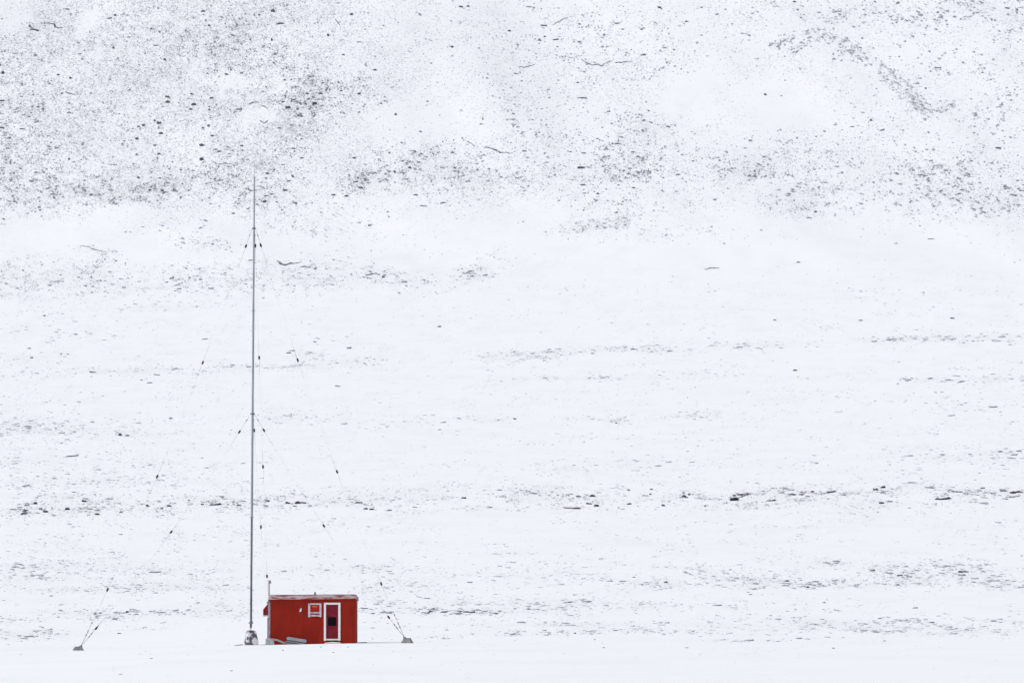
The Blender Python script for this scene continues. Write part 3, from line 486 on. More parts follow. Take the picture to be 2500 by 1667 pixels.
# crooked rock ledges: points, thickness px, tone
LEDGE = [
    ([(107, 59), (119, 58), (131, 60), (136, 67), (143, 69), (152, 66)], 4.5, .04), ([(635, 298), (645, 301), (650, 299), (654, 295)], 3.4, .06), ([(636, 257), (646, 261), (654, 266)], 2.6, .16),
    ([(609, 255), (617, 251), (625, 249), (632, 249)], 3.6, .06), ([(1140, 346), (1150, 350), (1158, 356)], 3.4, .2), ([(1182, 362), (1192, 361), (1203, 364), (1213, 369), (1220, 373), (1235, 374), (1250, 376)], 4.2, .1),
    ([(518, 396), (527, 401), (540, 401), (553, 400), (566, 400), (580, 399), (588, 400)], 2.4, .4), ([(818, 49), (823, 54), (830, 62)], 3, .24), ([(1350, 62), (1360, 56), (1375, 48), (1384, 45)], 2.6, .34),
    ([(1420, 146), (1432, 155), (1445, 160), (1460, 158), (1468, 163), (1478, 154), (1495, 149)], 3.2, .32), ([(1503, 154), (1515, 153), (1528, 152), (1544, 151)], 3.6, .22), ([(1268, 163), (1280, 166), (1290, 163), (1305, 158)], 2.8, .26),
    ([(1496, 52), (1503, 59), (1514, 60)], 2.6, .3), ([(1605, 17), (1611, 20), (1617, 24)], 4, .14), ([(160, 226), (170, 228), (182, 231)], 3, .14), ([(605, 459), (608, 465), (614, 467), (620, 464)], 3, .1), ([(625, 456), (634, 455), (642, 458)], 2.6, .16),
    ([(196, 601), (215, 602), (226, 607), (240, 612), (262, 616)], 2.8, .3), ([(121, 687), (133, 688), (145, 687), (156, 688)], 3, .16), ([(678, 636), (686, 645), (696, 648), (706, 644), (718, 644), (730, 641)], 5, .04), ([(735, 652), (744, 650), (754, 653)], 4, .12),
    ([(898, 672), (908, 669), (920, 668), (926, 671)], 3.6, .12), ([(1134, 668), (1143, 664), (1151, 663), (1157, 659)], 4, .16), ([(1722, 658), (1730, 655), (1742, 655), (1756, 655)], 4, .12), ([(1410, 239), (1420, 241), (1434, 240)], 3, .22),
    ([(1806, 1214), (1818, 1209), (1830, 1206)], 4, .06), ([(84, 445), (90, 0)], 0, 0),
]
LEDGE = LEDGE[:-1]


def clean_factor(px, py):
    keep = np.ones(len(px))
    px, py = px + 46 * fbm(px / 50, py / 40, 51, 3), py + 26 * fbm(px / 50, py / 30, 57, 3)
    for cx, cy, rx, ry, an in CLEAN:
        a = math.radians(an); dx = px - cx; dy = py - cy
        u = (dx * math.cos(a) + dy * math.sin(a)) / rx; v = (-dx * math.sin(a) + dy * math.cos(a)) / ry
        keep *= np.clip((np.sqrt(u * u + v * v) - 0.60) / 0.6, 0.16, 1)
    return keep


spx, spy, sw, stn, sang = [], [], [], [], []


def put(px, py, w, tone, ang):
    keep = rng.random(len(px)) < clean_factor(px, py)
    spx.append(px[keep]); spy.append(py[keep]); sw.append(w[keep]); stn.append(tone[keep]); sang.append(ang[keep])


def patch(cx, cy, rx, ry, an, n, w, tone, ang, spread, clump):
    k = int(n * 3.4) + 4
    r = np.sqrt(rng.random(k)) ** 1.25 * 1.18 * spread; t = rng.random(k) * 2 * math.pi
    u = r * np.cos(t) * rx; v = r * np.sin(t) * ry
    a = math.radians(an)
    px = cx + u * math.cos(a) - v * math.sin(a); py = cy + u * math.sin(a) + v * math.cos(a)
    vs = 3.0 if cy > 620 else 1.5
    cl = fbm(px / 17, py * vs / 17, 41, 3) * clump + 0.45
    ok = rng.random(k) < np.clip(cl, 0.06, 1) ** 1.4
    px, py = px[ok][:n], py[ok][:n]; m = len(px)
    put(px, py, w * np.exp(rng.normal(0, .46, m)) * .92, np.clip(tone + rng.normal(0, .14, m), 0, 1), ang + rng.normal(0, 12 if cy < 600 else 4, m))


# the same ground goes on past both sides of the view
BEYOND = [(-p[0] + rng.uniform(-60, 20), p[1] + rng.uniform(-12, 12), p[2], p[3], -p[4], p[5], p[6], p[7], -p[8]) for p in PATCH if p[0] < 800]
BEYOND += [(5000 - p[0] + rng.uniform(-20, 60), p[1] + rng.uniform(-12, 12), p[2], p[3], -p[4], p[5], p[6], p[7], -p[8]) for p in PATCH if p[0] > 1700]
RECT += [(-x1 if x0 < 640 else 5000 - x1, -x0 if x0 < 640 else 5000 - x0, y0, y1, n, w, tone) for x0, x1, y0, y1, n, w, tone in RECT if x1 - x0 < 2000 and (x0 == 0 or x1 == 2500)]
for cx, cy, rx, ry, an, n, w, tone, ang in PATCH + BEYOND:
    if cy > 700:
        patch(cx, cy, rx, ry, an, int(n * .42), w, min(1, tone + (.16 if tone > .3 else .06)), ang, 1.12, 1.5)
        patch(cx, cy, rx, ry, an, int(n * .75), w * .55, min(1, tone + .18), ang, 1.45, 1.2)
    elif cx > 1250:
        patch(cx, cy, rx, ry, an, int(n * .36), w * .88, min(1, tone + .17), ang, 1.15, 1.4)
        patch(cx, cy, rx, ry, an, int(n * 1.7), w * .48, min(1, tone + .18), ang, 1.55, 1.0)
    else:
        patch(cx, cy, rx, ry, an, int(n * .42), w * .95, min(1, tone + .07), ang, 1.15, 1.3)
        patch(cx, cy, rx, ry, an, int(n * 2.3), w * .5, min(1, tone + .08), ang, 1.55, .9)
for x0, x1, y0, y1, n, w, tone in RECT:
    if y0 < 520:
        n = int(n * 3.2); w *= .6; tone -= .06
    else:
        n = int(n * 1.9); w *= .60; tone += .14
    k = n * 3
    px = rng.uniform(x0, x1, k); py = rng.uniform(y0, y1, k)
    cl = fbm(px / 60, py * (5.0 if y0 > 600 else 1.4) / 60, 77, 3) * 1.4 + 0.4
    ok = rng.random(k) < np.clip(cl, 0.05, 1) ** 1.3
    px, py = px[ok][:n], py[ok][:n]; m = len(px)
    put(px, py, w * np.exp(rng.normal(-.03, .42, m)) * .9, np.clip(tone + rng.normal(0, .12, m), 0, 1), rng.normal(3, 4 if y0 > 500 else 14, m))
for pts, hw, n, w, tone in LINES:
    seg = [math.dist(pts[i], pts[i + 1]) for i in range(len(pts) - 1)]
    tot = sum(seg)
    for i, L in enumerate(seg):
        k = max(1, int(n * (.6 if w > 8 else .42) * L / tot))
        t = rng.random(k)
        (xa, ya), (xb, yb) = pts[i], pts[i + 1]
        ang = math.degrees(math.atan2(yb - ya, xb - xa))
        if ang > 90: ang -= 180
        if ang < -90: ang += 180
        put(xa + (xb - xa) * t + rng.normal(0, hw * .7, k), ya + (yb - ya) * t + rng.normal(0, hw * .75, k), w * (.66 if w > 8 else .85) * np.exp(rng.normal(0, .5, k)), np.clip(tone + .34 * (w > 8) + rng.normal(0, .1, k), 0, 1), ang * .8 + rng.normal(0, 8, k))
spx = np.concatenate(spx); spy = np.concatenate(spy); sw = np.clip(np.concatenate(sw), 1.5, 26); stn = np.concatenate(stn); sang = np.concatenate(sang)

# keep stones away from the place where hut, plinth and anchors stand
okk = ~((spx > 560) & (spx < 905) & (spy > 1535) & (spy < 1600)) & (spy < 1690) & (spy > -15) & (spx > -1000) & (spx < 3500)
spx, spy, sw, stn, sang = spx[okk], spy[okk], sw[okk], stn[okk], sang[okk]
N_ST = len(spx)

# ------------------------------------------------------------------ stone geometry


def ico(sub):
    bm = bmesh.new(); bmesh.ops.create_icosphere(bm, subdivisions=sub, radius=1.0)
    bm.verts.ensure_lookup_table()
    v = np.array([q.co[:] for q in bm.verts]); f = np.array([[q.index for q in p.verts] for p in bm.faces])
    bm.free(); return v, f


def shapes(sub, n, amp):
    v, f = ico(sub); out = []
    for i in range(n):
        s = v.copy()
        r = 1 + amp * (fbm(v[:, 0] * 1.7 + i * 7.3, v[:, 1] * 1.7 + v[:, 2] * 2.3 + i * 3.1, 100 + i, 2))
        s = s * r[:, None]
        s[:, 0] *= 1 + .25 * rng.normal(); s[:, 2] += .18 * s[:, 0] * rng.normal()
        # flat cut faces
        for _ in range(3):
            d = rng.normal(size=3); d /= np.linalg.norm(d); c = rng.uniform(.55, .9)
            dist = s @ d - c
            s = s - np.where(dist > 0, dist, 0)[:, None] * d[None, :]
        s[:, 0] /= np.abs(s[:, 0]).max(); out.append(s)
    return out, f


def frames(px, py, w, h, ang):
    """world centre and the three half-axes of a stone seen at px,py as w x h pixels"""
    X, Y, Z = ground(px, py)
    e = 0.5
    hx = (H(X + e, Y) - H(X - e, Y)) / (2 * e); hy = (H(X, Y + e) - H(X, Y - e)) / (2 * e)
    m = Y / F
    one = np.ones_like(X); zero = np.zeros_like(X)
    u = np.stack([one, zero, hx], -1); v = np.stack([zero, one, hy], -1)
    k = np.clip(hy - (Z - CAMZ) / Y, 0.03, 1)
    a = np.radians(np.clip(ang, -80, 80))
    A = u * np.cos(a)[:, None] - v * (np.sin(a) / k)[:, None]
    ln = np.linalg.norm(A, axis=1); app = np.cos(a)
    # the apparent length along the axis is w
    A = A / np.maximum(ln, 1e-6)[:, None]
    half = 0.5 * w * m * np.clip(ln, 1, 4)
    A = A * half[:, None]
    nrm = np.cross(u, v); nrm /= np.linalg.norm(nrm, axis=1)[:, None]
    B = np.cross(nrm, A); B /= np.linalg.norm(B, axis=1)[:, None]
    steep = np.clip((k - .05) / .3, 0, 1)
    cz = h * m * 0.62
    B = B * (np.maximum(cz * 0.9, 0.28 * half * (1 - steep)))[:, None]
    C = np.stack([zero, zero, cz], -1)
    P = np.stack([X, Y, Z + cz * 0.25], -1)
    return P, A, B, C


def mesh_obj(name, verts, faces, tone, origin=None):
    me = bpy.data.meshes.new(name)
    if origin is not None:
        verts = verts - origin[None, :]
    nv, nf = len(verts), len(faces)
    me.vertices.add(nv); me.vertices.foreach_set('co', verts.astype(np.float32).ravel())
    me.loops.add(nf * 3); me.loops.foreach_set('vertex_index', faces.astype(np.int32).ravel())
    me.polygons.add(nf); me.polygons.foreach_set('loop_start', np.arange(0, nf * 3, 3, dtype=np.int32))
    me.update(calc_edges=True); me.validate()
    at_ = me.attributes.new('tone', 'FLOAT', 'POINT'); at_.data.foreach_set('value', np.asarray(tone, np.float32))
    me.materials.append(M_ROCK)
    o = bpy.data.objects.new(name, me); COL.objects.link(o)
    if origin is not None:
        o.location = [float(c) for c in origin]
    return o


hgt = np.where(spy < 520, sw * rng.uniform(.42, .8, N_ST), np.where(spy < 720, sw * rng.uniform(.28, .5, N_ST), sw * rng.uniform(.14, .30, N_ST)))
hgt = np.clip(hgt, 1.1, 7)
# most specks are only the tip of a buried stone
shr = np.where(spy < 520, .62, np.where(spy < 720, .62, .66)) * np.where(rng.random(N_ST) < .12, 1.35, 1.0)
sw = np.maximum(sw * shr, 1.3); hgt = np.maximum(hgt * shr, .9)
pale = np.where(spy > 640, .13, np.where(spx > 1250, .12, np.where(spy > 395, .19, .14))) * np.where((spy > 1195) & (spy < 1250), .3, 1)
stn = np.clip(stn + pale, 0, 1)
hgt = np.where(spy > 640, np.maximum(hgt * .85, .75), hgt)
area = sw * hgt * (1.05 - stn) * ((spx > 0) & (spx < 2500))
order = np.argsort(-area)
N_PROMOTE = 20
prom = order[:N_PROMOTE]; rest = order[N_PROMOTE:]
S_SH, S_F = shapes(1, 40, .75)
P, A, B, C = frames(spx, spy, sw, hgt, sang)
nvv = len(S_SH[0]); var = rng.integers(0, 40, N_ST)
SH = np.stack(S_SH)
R = rest
loc = SH[var[R]]
V = P[R][:, None, :] + loc[:, :, 0:1] * A[R][:, None, :] + loc[:, :, 1:2] * B[R][:, None, :] + loc[:, :, 2:3] * C[R][:, None, :]
FF = (S_F[None] + (np.arange(len(R)) * nvv)[:, None, None]).reshape(-1, 3)
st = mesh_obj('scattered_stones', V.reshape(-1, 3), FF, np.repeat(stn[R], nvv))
tag(st, 'countless small dark stones and tufts poking through the thin snow of the slope', 'stones', kind='stuff')

# zones that tell the single boulders apart
ZONES = [
    (lambda x, y: y > 1560, 'tiny dark stone lying on the clean snow in front of the hut line', 'foreground stones'),
    (lambda x, y: y > 1478 and x < 640, 'low dark rock on the snow near the left guy anchor block', 'rocks by the left anchor'),
    (lambda x, y: y > 1478, 'low dark rock on the flat snow to the right of the red hut', 'rocks right of the hut'),
    (lambda x, y: 1370 < y <= 1478 and x > 1500, 'dark rock in the pale stony strip at lower right, above the bottom snowfield', 'rocks of the lower right strip'),
    (lambda x, y: 1180 < y <= 1262 and x < 300, 'black rock at the left end of the dark stony band behind the mast', 'black rocks at the band\'s left end'),
    (lambda x, y: 1180 < y <= 1262 and x < 620, 'black rock of the dark stony band just left of the mast', 'black rocks left of the mast'),
    (lambda x, y: 1180 < y <= 1262 and x < 1250, 'black rock of the dark stony band above the hut, right of the mast', 'black rocks above the hut'),
    (lambda x, y: 1180 < y <= 1262 and x < 1850, 'black rock in the middle right stretch of the dark stony band', 'black rocks in the band\'s middle right'),
    (lambda x, y: 1180 < y <= 1262, 'black rock at the far right end of the dark stony band', 'black rocks at the band\'s right end'),
    (lambda x, y: 700 < y <= 1478 and x < 620, 'lone dark rock on the open snow plain left of the mast', 'lone rocks left of the mast'),
    (lambda x, y: 700 < y <= 1478 and x < 1300, 'lone dark rock on the open snow plain right of the mast', 'lone rocks right of the mast'),
    (lambda x, y: 700 < y <= 1478, 'lone dark rock on the open snow plain at far right', 'lone rocks at far right'),
    (lambda x, y: 560 < y <= 700 and x < 1300, 'dark rock in the stony belt at the foot of the left slope', 'rocks at the slope\'s foot'),
    (lambda x, y: 400 < y <= 560 and x < 300, 'dark rock in the dense speckled patch on the slope at far left', 'rocks of the far left patch'),
    (lambda x, y: 400 < y <= 560 and x < 700, 'dark rock on the slope beside the bare mast top', 'rocks beside the mast top'),
    (lambda x, y: 200 < y <= 400 and 300 < x < 620, 'dark boulder in the loose cluster up the slope left of the mast top', 'boulders left above the mast top'),
    (lambda x, y: 200 < y <= 400 and 620 <= x < 900, 'dark boulder in the dense stony patch up the slope right above the mast top', 'boulders right above the mast top'),
    (lambda x, y: y <= 200 and x < 300, 'dark rock near the top left corner of the speckled slope', 'rocks near the top left corner'),
    (lambda x, y: y <= 400 and x <= 300, 'dark rock on the finely speckled slope along the left edge', 'rocks along the left edge'),
    (lambda x, y: y <= 200 and x < 760, 'dark rock high on the grey speckled slope above the boulder cluster', 'rocks high on the grey slope'),
    (lambda x, y: x < 1250, 'dark rock on the open white slope in the upper middle', 'rocks of the upper middle'),
    (lambda x, y: x < 1690, 'dark rock in the stony streaks of the slope right of the middle', 'rocks of the right middle slope'),
    (lambda x, y: True, 'greyish rock on the hazy slope at upper right', 'rocks at upper right'),
]
SPECIAL = {
    (293, 1063): 'upright grey boulder, left of a close pair on the plain left of the mast', (310, 1064): 'flat grey boulder, right of a close pair on the plain left of the mast',
    (383, 915): 'long flat rock, uppermost of three isolated rocks left of the mast', (366, 935): 'long flat rock, lowest of three isolated rocks left of the mast', (346, 928): 'small peaked rock, leftmost of three isolated rocks left of the mast',
    (527, 1232): 'long black lens-shaped boulder, largest in the dark band left of the mast', (2303, 1218): 'long jet black rock, lowest and widest in the band at far right', (1794, 1221): 'largest jet black rock clump in the dark band, right of the middle',
    (1400, 1241): 'very wide thin black rock at the lower edge of the dark stony band', (2473, 1204): 'big jet black rock touching the right edge of the dark band', (1941, 905): 'single grey boulder with a pointed top alone on the right plain',
    (2437, 363): 'single dark rock with a pointed right end on the hazy slope at far right', (492, 391): 'domed dark boulder, lowest of the cluster left of the mast top', (494, 356): 'wide split dark boulder low in the cluster left of the mast top',
    (409, 238): 'upper boulder of the pair at the cluster\'s top left', (410, 251): 'lower boulder of the pair at the cluster\'s top left', (473, 257): 'broadest dark boulder at the top of the cluster left of the mast top',
    (393, 327): 'flat dark boulder at the left side of the cluster, below a ragged one', (704, 264): 'blocky dark boulder at the upper left rim of the dense stony patch', (768, 255): 'jet black jagged rock at the core of the dense stony patch',
    (684, 59): 'long straight dark slab of rock high on the grey slope', (667, 29): 'dark angular boulder near the top edge, above the long straight slab', (1868, 232): 'small very dark rock alone on clean snow under the folded ridge',
    (2325, 778): 'flat domed rock alone on the plain at far right', (768, 835): 'domed rock alone on the plain right of the mast', (1418, 411): 'wide black ragged rock in the streaky slope right of the middle',
    (86, 1230): 'small squarish black rock above the left end of the dark band', (205, 1225): 'slanted black rock above the middle of the band\'s left end', (1103, 116): 'single small peaked rock on clean snow at upper middle',
    (277, 119): 'single round dark rock on the speckled slope at upper left', (702, 1229): 'blocky jet black rock above the hut\'s left half in the dark band', (1671, 1213): 'jet black rock at the right foot of a short diagonal row in the band',
}
H_SH, H_F = shapes(2, 14, .55)


def zone(x, y):
    for fn, lab, grp in ZONES:
        if fn(x, y):
            return lab, grp


def rock_object(name, px, py, w, h, tone, ang, chain=None):
    pts = chain or [(px, py, w, h, ang)]
    vs, fs, n = [], [], 0
    for (x, y, ww, hh, an) in pts:
        P_, A_, B_, C_ = frames(np.array([x]), np.array([y]), np.array([ww]), np.array([hh]), np.array([an]))
        s = H_SH[rng.integers(0, 14)]
        vs.append(P_[0] + s[:, 0:1] * A_[0] + s[:, 1:2] * B_[0] + s[:, 2:3] * C_[0])
        fs.append(H_F + n); n += len(s)
    V = np.concatenate(vs); Fc = np.concatenate(fs)
    X, Y, Z = ground(np.array([px]), np.array([py]))
    return mesh_obj(name, V, Fc, np.full(len(V), tone), np.array([X[0], Y[0], Z[0]]))


for (px, py, w, h, tone) in HERO:
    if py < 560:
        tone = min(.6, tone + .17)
    elif 1180 < py < 1262:
        h *= 1.2; w *= 1.08
    # a boulder of two or three overlapping lumps, one solid outcrop
    ch = [(px, py, w * .92, h, rng.normal(0, 5))]
    if w > 7:
        s = rng.choice([-1, 1])
        ch.append((px + s * w * rng.uniform(.12, .24), py - (h * rng.uniform(.0, .25) if py < 620 else 0), w * rng.uniform(.35, .55), h * rng.uniform(.6, .9), rng.normal(0, 14)))
    o = rock_object('boulder', px, py, w, h, tone, 0, ch)
    lab = SPECIAL.get((px, py))
    zl, zg = zone(px, py)
    tag(o, lab or zl, 'rock', zg)
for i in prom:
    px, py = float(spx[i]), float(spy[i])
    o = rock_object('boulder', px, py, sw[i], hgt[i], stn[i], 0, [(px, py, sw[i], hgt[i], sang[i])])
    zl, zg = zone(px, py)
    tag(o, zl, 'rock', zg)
LEDGE_LAB = ['long black crooked rock ledge near the top left corner', 'black curved ledge like a shallow bowl above the mast top', 'thin slanting ledge right of the wavy one above the mast top', 'dark wavy ledge at the upper right of the boulder cluster',
             'short broken ledge at the left end of the long rock crack', 'long dark winding rock crack on the slope in the upper middle', 'thin level line of dark rock below the boulder cluster', 'thin slanting ledge on the white slope at upper middle', 'thin ledge climbing to the right near the top right of the middle',
             'scalloped grey ledge on the slope right of the middle', 'straight dark ledge right of the scalloped grey one', 'shallow bowl-shaped ledge left of the scalloped grey one', 'small hook-shaped ledge near the top, right of the middle', 'small bluish dark slanting ledge near the top, right of the middle', 'short dark ledge on the speckled slope at far left',
             'hook-shaped dark ledge touching the left side of the mast top', 'short level ledge just right of the mast top', 'faint grey ledge at the foot of the slope far left', 'dark broken ledge inside the left stony belt', 'heavy black crooked rock crack just right of the mast', 'short dark ledge at the right end of the heavy black crack',
             'short stepped ledge in the belt well right of the mast', 'dark ledge rising to the right on clean snow right of the belt', 'dark gently arched ledge alone on clean snow right of the middle', 'dark bowl-shaped ledge on the slope right of the middle', 'black ledge rising right from the largest rock clump of the dark band']
for (pts, th, tone), lab in zip(LEDGE, LEDGE_LAB):
    ch = []
    for i in range(len(pts) - 1):
        (xa, ya), (xb, yb) = pts[i], pts[i + 1]
        L = math.dist(pts[i], pts[i + 1]); n = max(1, round(L / 7))
        ang = math.degrees(math.atan2(yb - ya, xb - xa))
        for k in range(n):
            t = (k + .5) / n
            taper = 1.0 - .45 * abs((i + t) / (len(pts) - 1) - .45) * 2
            ch.append((xa + (xb - xa) * t, ya + (yb - ya) * t + rng.normal(0, .5 if ya < 620 else .08), L / n * 1.6, th * taper * rng.uniform(.55, 1.1), ang + rng.normal(0, 9 if ya < 620 else 1)))
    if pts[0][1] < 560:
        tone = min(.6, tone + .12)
    mx, my = pts[len(pts) // 2]
    o = rock_object('rock_ledge', mx, my, 0, 0, tone, 0, ch)
    tag(o, lab, 'rock ledge', 'rock ledges on the snow slope')

# ------------------------------------------------------------------ snowfield and hillside: one sheet
gx = np.concatenate([-np.geomspace(1500, 236, 22), np.arange(-230, 230.1, 2.3), np.geomspace(236, 1500, 22)])
gy = np.concatenate([np.arange(-70, 90, 10), np.arange(90, 290, 4), np.arange(290, 340, 1.25), np.arange(340, 2120, 3.0), np.geomspace(2123, 3380, 40)])
mx_, my_ = np.meshgrid(gx, gy)
mz_ = H(mx_, my_)
ny_, nx_ = mx_.shape
verts = np.stack([mx_, my_, mz_], -1).reshape(-1, 3)
idx = np.arange(nx_ * ny_).reshape(ny_, nx_)
quads = np.stack([idx[:-1, :-1], idx[:-1, 1:], idx[1:, 1:], idx[1:, :-1]], -1).reshape(-1, 4)
me = bpy.data.meshes.new('snow_ground')
me.vertices.add(len(verts)); me.vertices.foreach_set('co', verts.astype(np.float32).ravel())
me.loops.add(quads.size); me.loops.foreach_set('vertex_index', quads.astype(np.int32).ravel())
me.polygons.add(len(quads)); me.polygons.foreach_set('loop_start', np.arange(0, quads.size, 4, dtype=np.int32))
me.update(calc_edges=True)
me.polygons.foreach_set('use_smooth', np.ones(len(quads), bool))
vpx, vpy = project(verts[:, 0], np.maximum(verts[:, 1], 20), verts[:, 2])
bare = np.zeros(len(verts))
for cx, cy, rx, ry, an, n, w, tone, ang in PATCH:
    a = math.radians(an); dx = vpx - cx; dy = vpy - cy
    u = (dx * math.cos(a) + dy * math.sin(a)) / rx; v = (-dx * math.sin(a) + dy * math.cos(a)) / max(ry, 5)
    dens = n * w * w / (rx * max(ry, 5)) * (1.0 - tone) * .5
    bare += dens * np.exp(-(u * u + v * v) * 1.6)
for pts, hw, n, w, tone in LINES[:11]:
    for (xa, ya), (xb, yb) in zip(pts[:-1], pts[1:]):
        L2 = (xb - xa) ** 2 + (yb - ya) ** 2
        t = np.clip(((vpx - xa) * (xb - xa) + (vpy - ya) * (yb - ya)) / L2, 0, 1)
        dd = (vpx - xa - t * (xb - xa)) ** 2 + (vpy - ya - t * (yb - ya)) ** 2
        bare += .5 * np.exp(-dd / (hw * 1.2) ** 2)
steepv = np.clip((verts[:, 1] - 1810) / 90, 0, 1) * np.clip((620 - vpy) / 120, 0, 1)
left = np.clip((1300 - vpx) / 700, 0, 1)
grit = (np.clip(bare, 0, 1.0) * .35 + .34 + .42 * left + .45 * fbm(vpx / 70, vpy / 45, 61, 3)) * (.35 + .65 * clean_factor(vpx, vpy)) * steepv
gb = me.attributes.new('grit', 'FLOAT', 'POINT'); gb.data.foreach_set('value', grit.astype(np.float32))
bare = np.clip(bare, 0, 1.2) * np.clip((verts[:, 1] - 335) / 60, 0, 1)
ab = me.attributes.new('bare', 'FLOAT', 'POINT'); ab.data.foreach_set('value', bare.astype(np.float32))
me.materials.append(M_SNOW)
go = bpy.data.objects.new('snow_ground', me); COL.objects.link(go)
tag(go, kind='structure')


def gz(x, y):
    return float(H(np.array([x]), np.array([y]))[0])


# ------------------------------------------------------------------ hut
hb = at(660, 1573, D0)
HZ = hb.z
hut = empty('hut', (hb.x, D0, HZ), math.radians(-0.77))
tag(hut, 'small red wooden hut with a flat roof and white framed door in the snow', 'hut')


def lx(px): return (px - 660) / PXM
def lz(py): return (1573 - py) / PXM


W = lx(866.8); DEP = 3.2; TOP = lz(1460.5); BOT = -0.4; T = 0.10
wx0, wx1, wz0, wz1 = lx(757), lx(780.5), lz(1500.5), lz(1475.5)
dx0, dx1, dz0, dz1 = lx(795.5), lx(826), lz(1559.5), lz(1475)
m = MB()
# front wall round the two openings
m.box(0, wx0, 0, T, BOT, TOP); m.box(wx1, dx0, 0, T, BOT, TOP); m.box(dx1, W, 0, T, BOT, TOP)
m.box(wx0, wx1, 0, T, BOT, wz0); m.box(wx0, wx1, 0, T, wz1, TOP)
m.box(dx0, dx1, 0, T, BOT, dz0); m.box(dx0, dx1, 0, T, dz1, TOP)
m.box(0, T, T, DEP - T, BOT, TOP - .01); m.box(W - T, W, T, DEP - T, BOT, TOP - .01); m.box(0, W, DEP - T, DEP, BOT, TOP - .02)
m.build('wall', M_RED, hut)
m = MB(); m.box(W + .002, W + .03, -.022, .06, BOT, TOP - .004); m.box(W - .07, W + .002, -.022, -.002, BOT, TOP - .004)
m.build('corner_board', M_RED, hut, bevel=.004)
m = MB(); m.box(lx(654.3), -.002, -.02, .10, lz(1562), lz(1462.5)); m.build('corner_trim', M_MAUVE, hut, bevel=.006)
m = MB(); m.tube([(lx(653.4), .22, lz(1562)), (lx(653.4), .22, lz(1507))], .035, 12); c = m.build('conduit', M_POLE, hut, smooth=True)
# roof, falling gently to the back, with the weathered fascia in front
ft0, ft1 = lz(1462.6), lz(1451.7); fr = lx(868.3)
m = MB(); m.prism([(lx(659.2), lz(1463.2)), (fr, lz(1461.0)), (fr, lz(1451.2)), (lx(659.2), lz(1452.4))], -.10, -.062); m.build('fascia', M_FASCIA, hut, bevel=.004)
m = MB()
for (ya, za), (yb, zb) in [((-.058, 0), (DEP + .12, -.16))]:
    o0 = len(m.v)
    zl, zr = lz(1455), lz(1453.8)
    for x, z in ((lx(659.2), zl), (fr, zr)):
        m.v += [(x, ya, z + za - .06), (x, yb, z + zb - .06), (x, yb, z + zb), (x, ya, z + za)]
    m.f += [(0, 1, 2, 3), (4, 7, 6, 5), (0, 4, 5, 1), (3, 2, 6, 7), (0, 3, 7, 4), (1, 5, 6, 2)]
roof = m.build('roof', M_DARK, hut)
m = MB(); o0 = 0
for x in (fr + .002, fr + .024):
    m.v += [(x, -.10, lz(1461.0)), (x, DEP + .1, lz(1461.0) - .15), (x, DEP + .1, lz(1451.4) - .15), (x, -.10, lz(1451.4))]
m.f += [(0, 1, 2, 3), (4, 7, 6, 5), (0, 4, 5, 1), (3, 2, 6, 7), (0, 3, 7, 4), (1, 5, 6, 2)]
m.build('barge_board', M_MAUVE, roof)
m = MB(); m.prism([(lx(658.8), lz(1452.3)), (fr + .01, lz(1451.1)), (fr + .01, lz(1450.3)), (lx(658.8), lz(1451.5))], -.115, -.05); m.build('roof_edging', M_SLAT, roof)
m = MB()
n1, n2 = 18, 10
o0 = 0
for j in range(n2 + 1):
    for i in range(n1 + 1):
        u, v = i / n1, j / n2
        x = lx(661) + u * (fr - .06 - lx(661)); y = .05 + v * (DEP - .05)
        ed = min(1, 6 * min(u, 1 - u, v, 1 - v) + .12)
        m.v.append((x, y, lz(1455) + .006 + u * .027 - .16 * (y + .058) / (DEP + .18) + .10 * ed + .012 * math.sin(7 * x + 3 * y)))
for j in range(n2):
    for i in range(n1):
        a = j * (n1 + 1) + i; m.f.append((a, a + 1, a + n1 + 2, a + n1 + 1))
m.build('roof_snow', M_SNOW, roof, smooth=True)
m = MB(); m.lathe([(.042, 0), (.042, .17), (.05, .175), (.05, .22), (.046, .225)], 14, (lx(768), .45, lz(1455.0))); m.build('vent_pipe', M_DARK, roof, smooth=True)
# window
win = MB(); win.box(lx(752.3), lx(757.2), -.045, .012, lz(1505.8), lz(1472.2)); win.box(lx(780.0), lx(784.6), -.045, .012, lz(1505.6), lz(1472.2))
win.box(lx(757.2), lx(780.0), -.04, .012, lz(1475.8), lz(1472.0)); win.box(lx(757.2), lx(780.0), -.04, .012, lz(1504), lz(1500))
w_ = win.build('window', M_OLDWHITE, hut, bevel=.006)
m = MB(); m.box(lx(757.2), lx(780), -.03, .012, lz(1496.8), lz(1493.6)); m.build('crossbar', M_OLDWHITE, w_, bevel=.005)
m = MB(); m.box(wx0 + .002, wx1 - .002, .04, .06, lz(1493.6), wz1 - .002); m.build('upper_panel', M_ORANGE, w_)
m = MB(); m.box(wx0 + .002, wx1 - .002, .03, .05, wz0 + .002, lz(1496.8)); m.build('lower_panel', M_MAROON, w_)
m = MB(); m.box(lx(762), lx(774), .025, .039, lz(1481), lz(1479.4)); m.build('painted_gleam', M_GLEAM, w_, bevel=.004)  # orange gleam on the upper panel, painted in as a thin raised strip
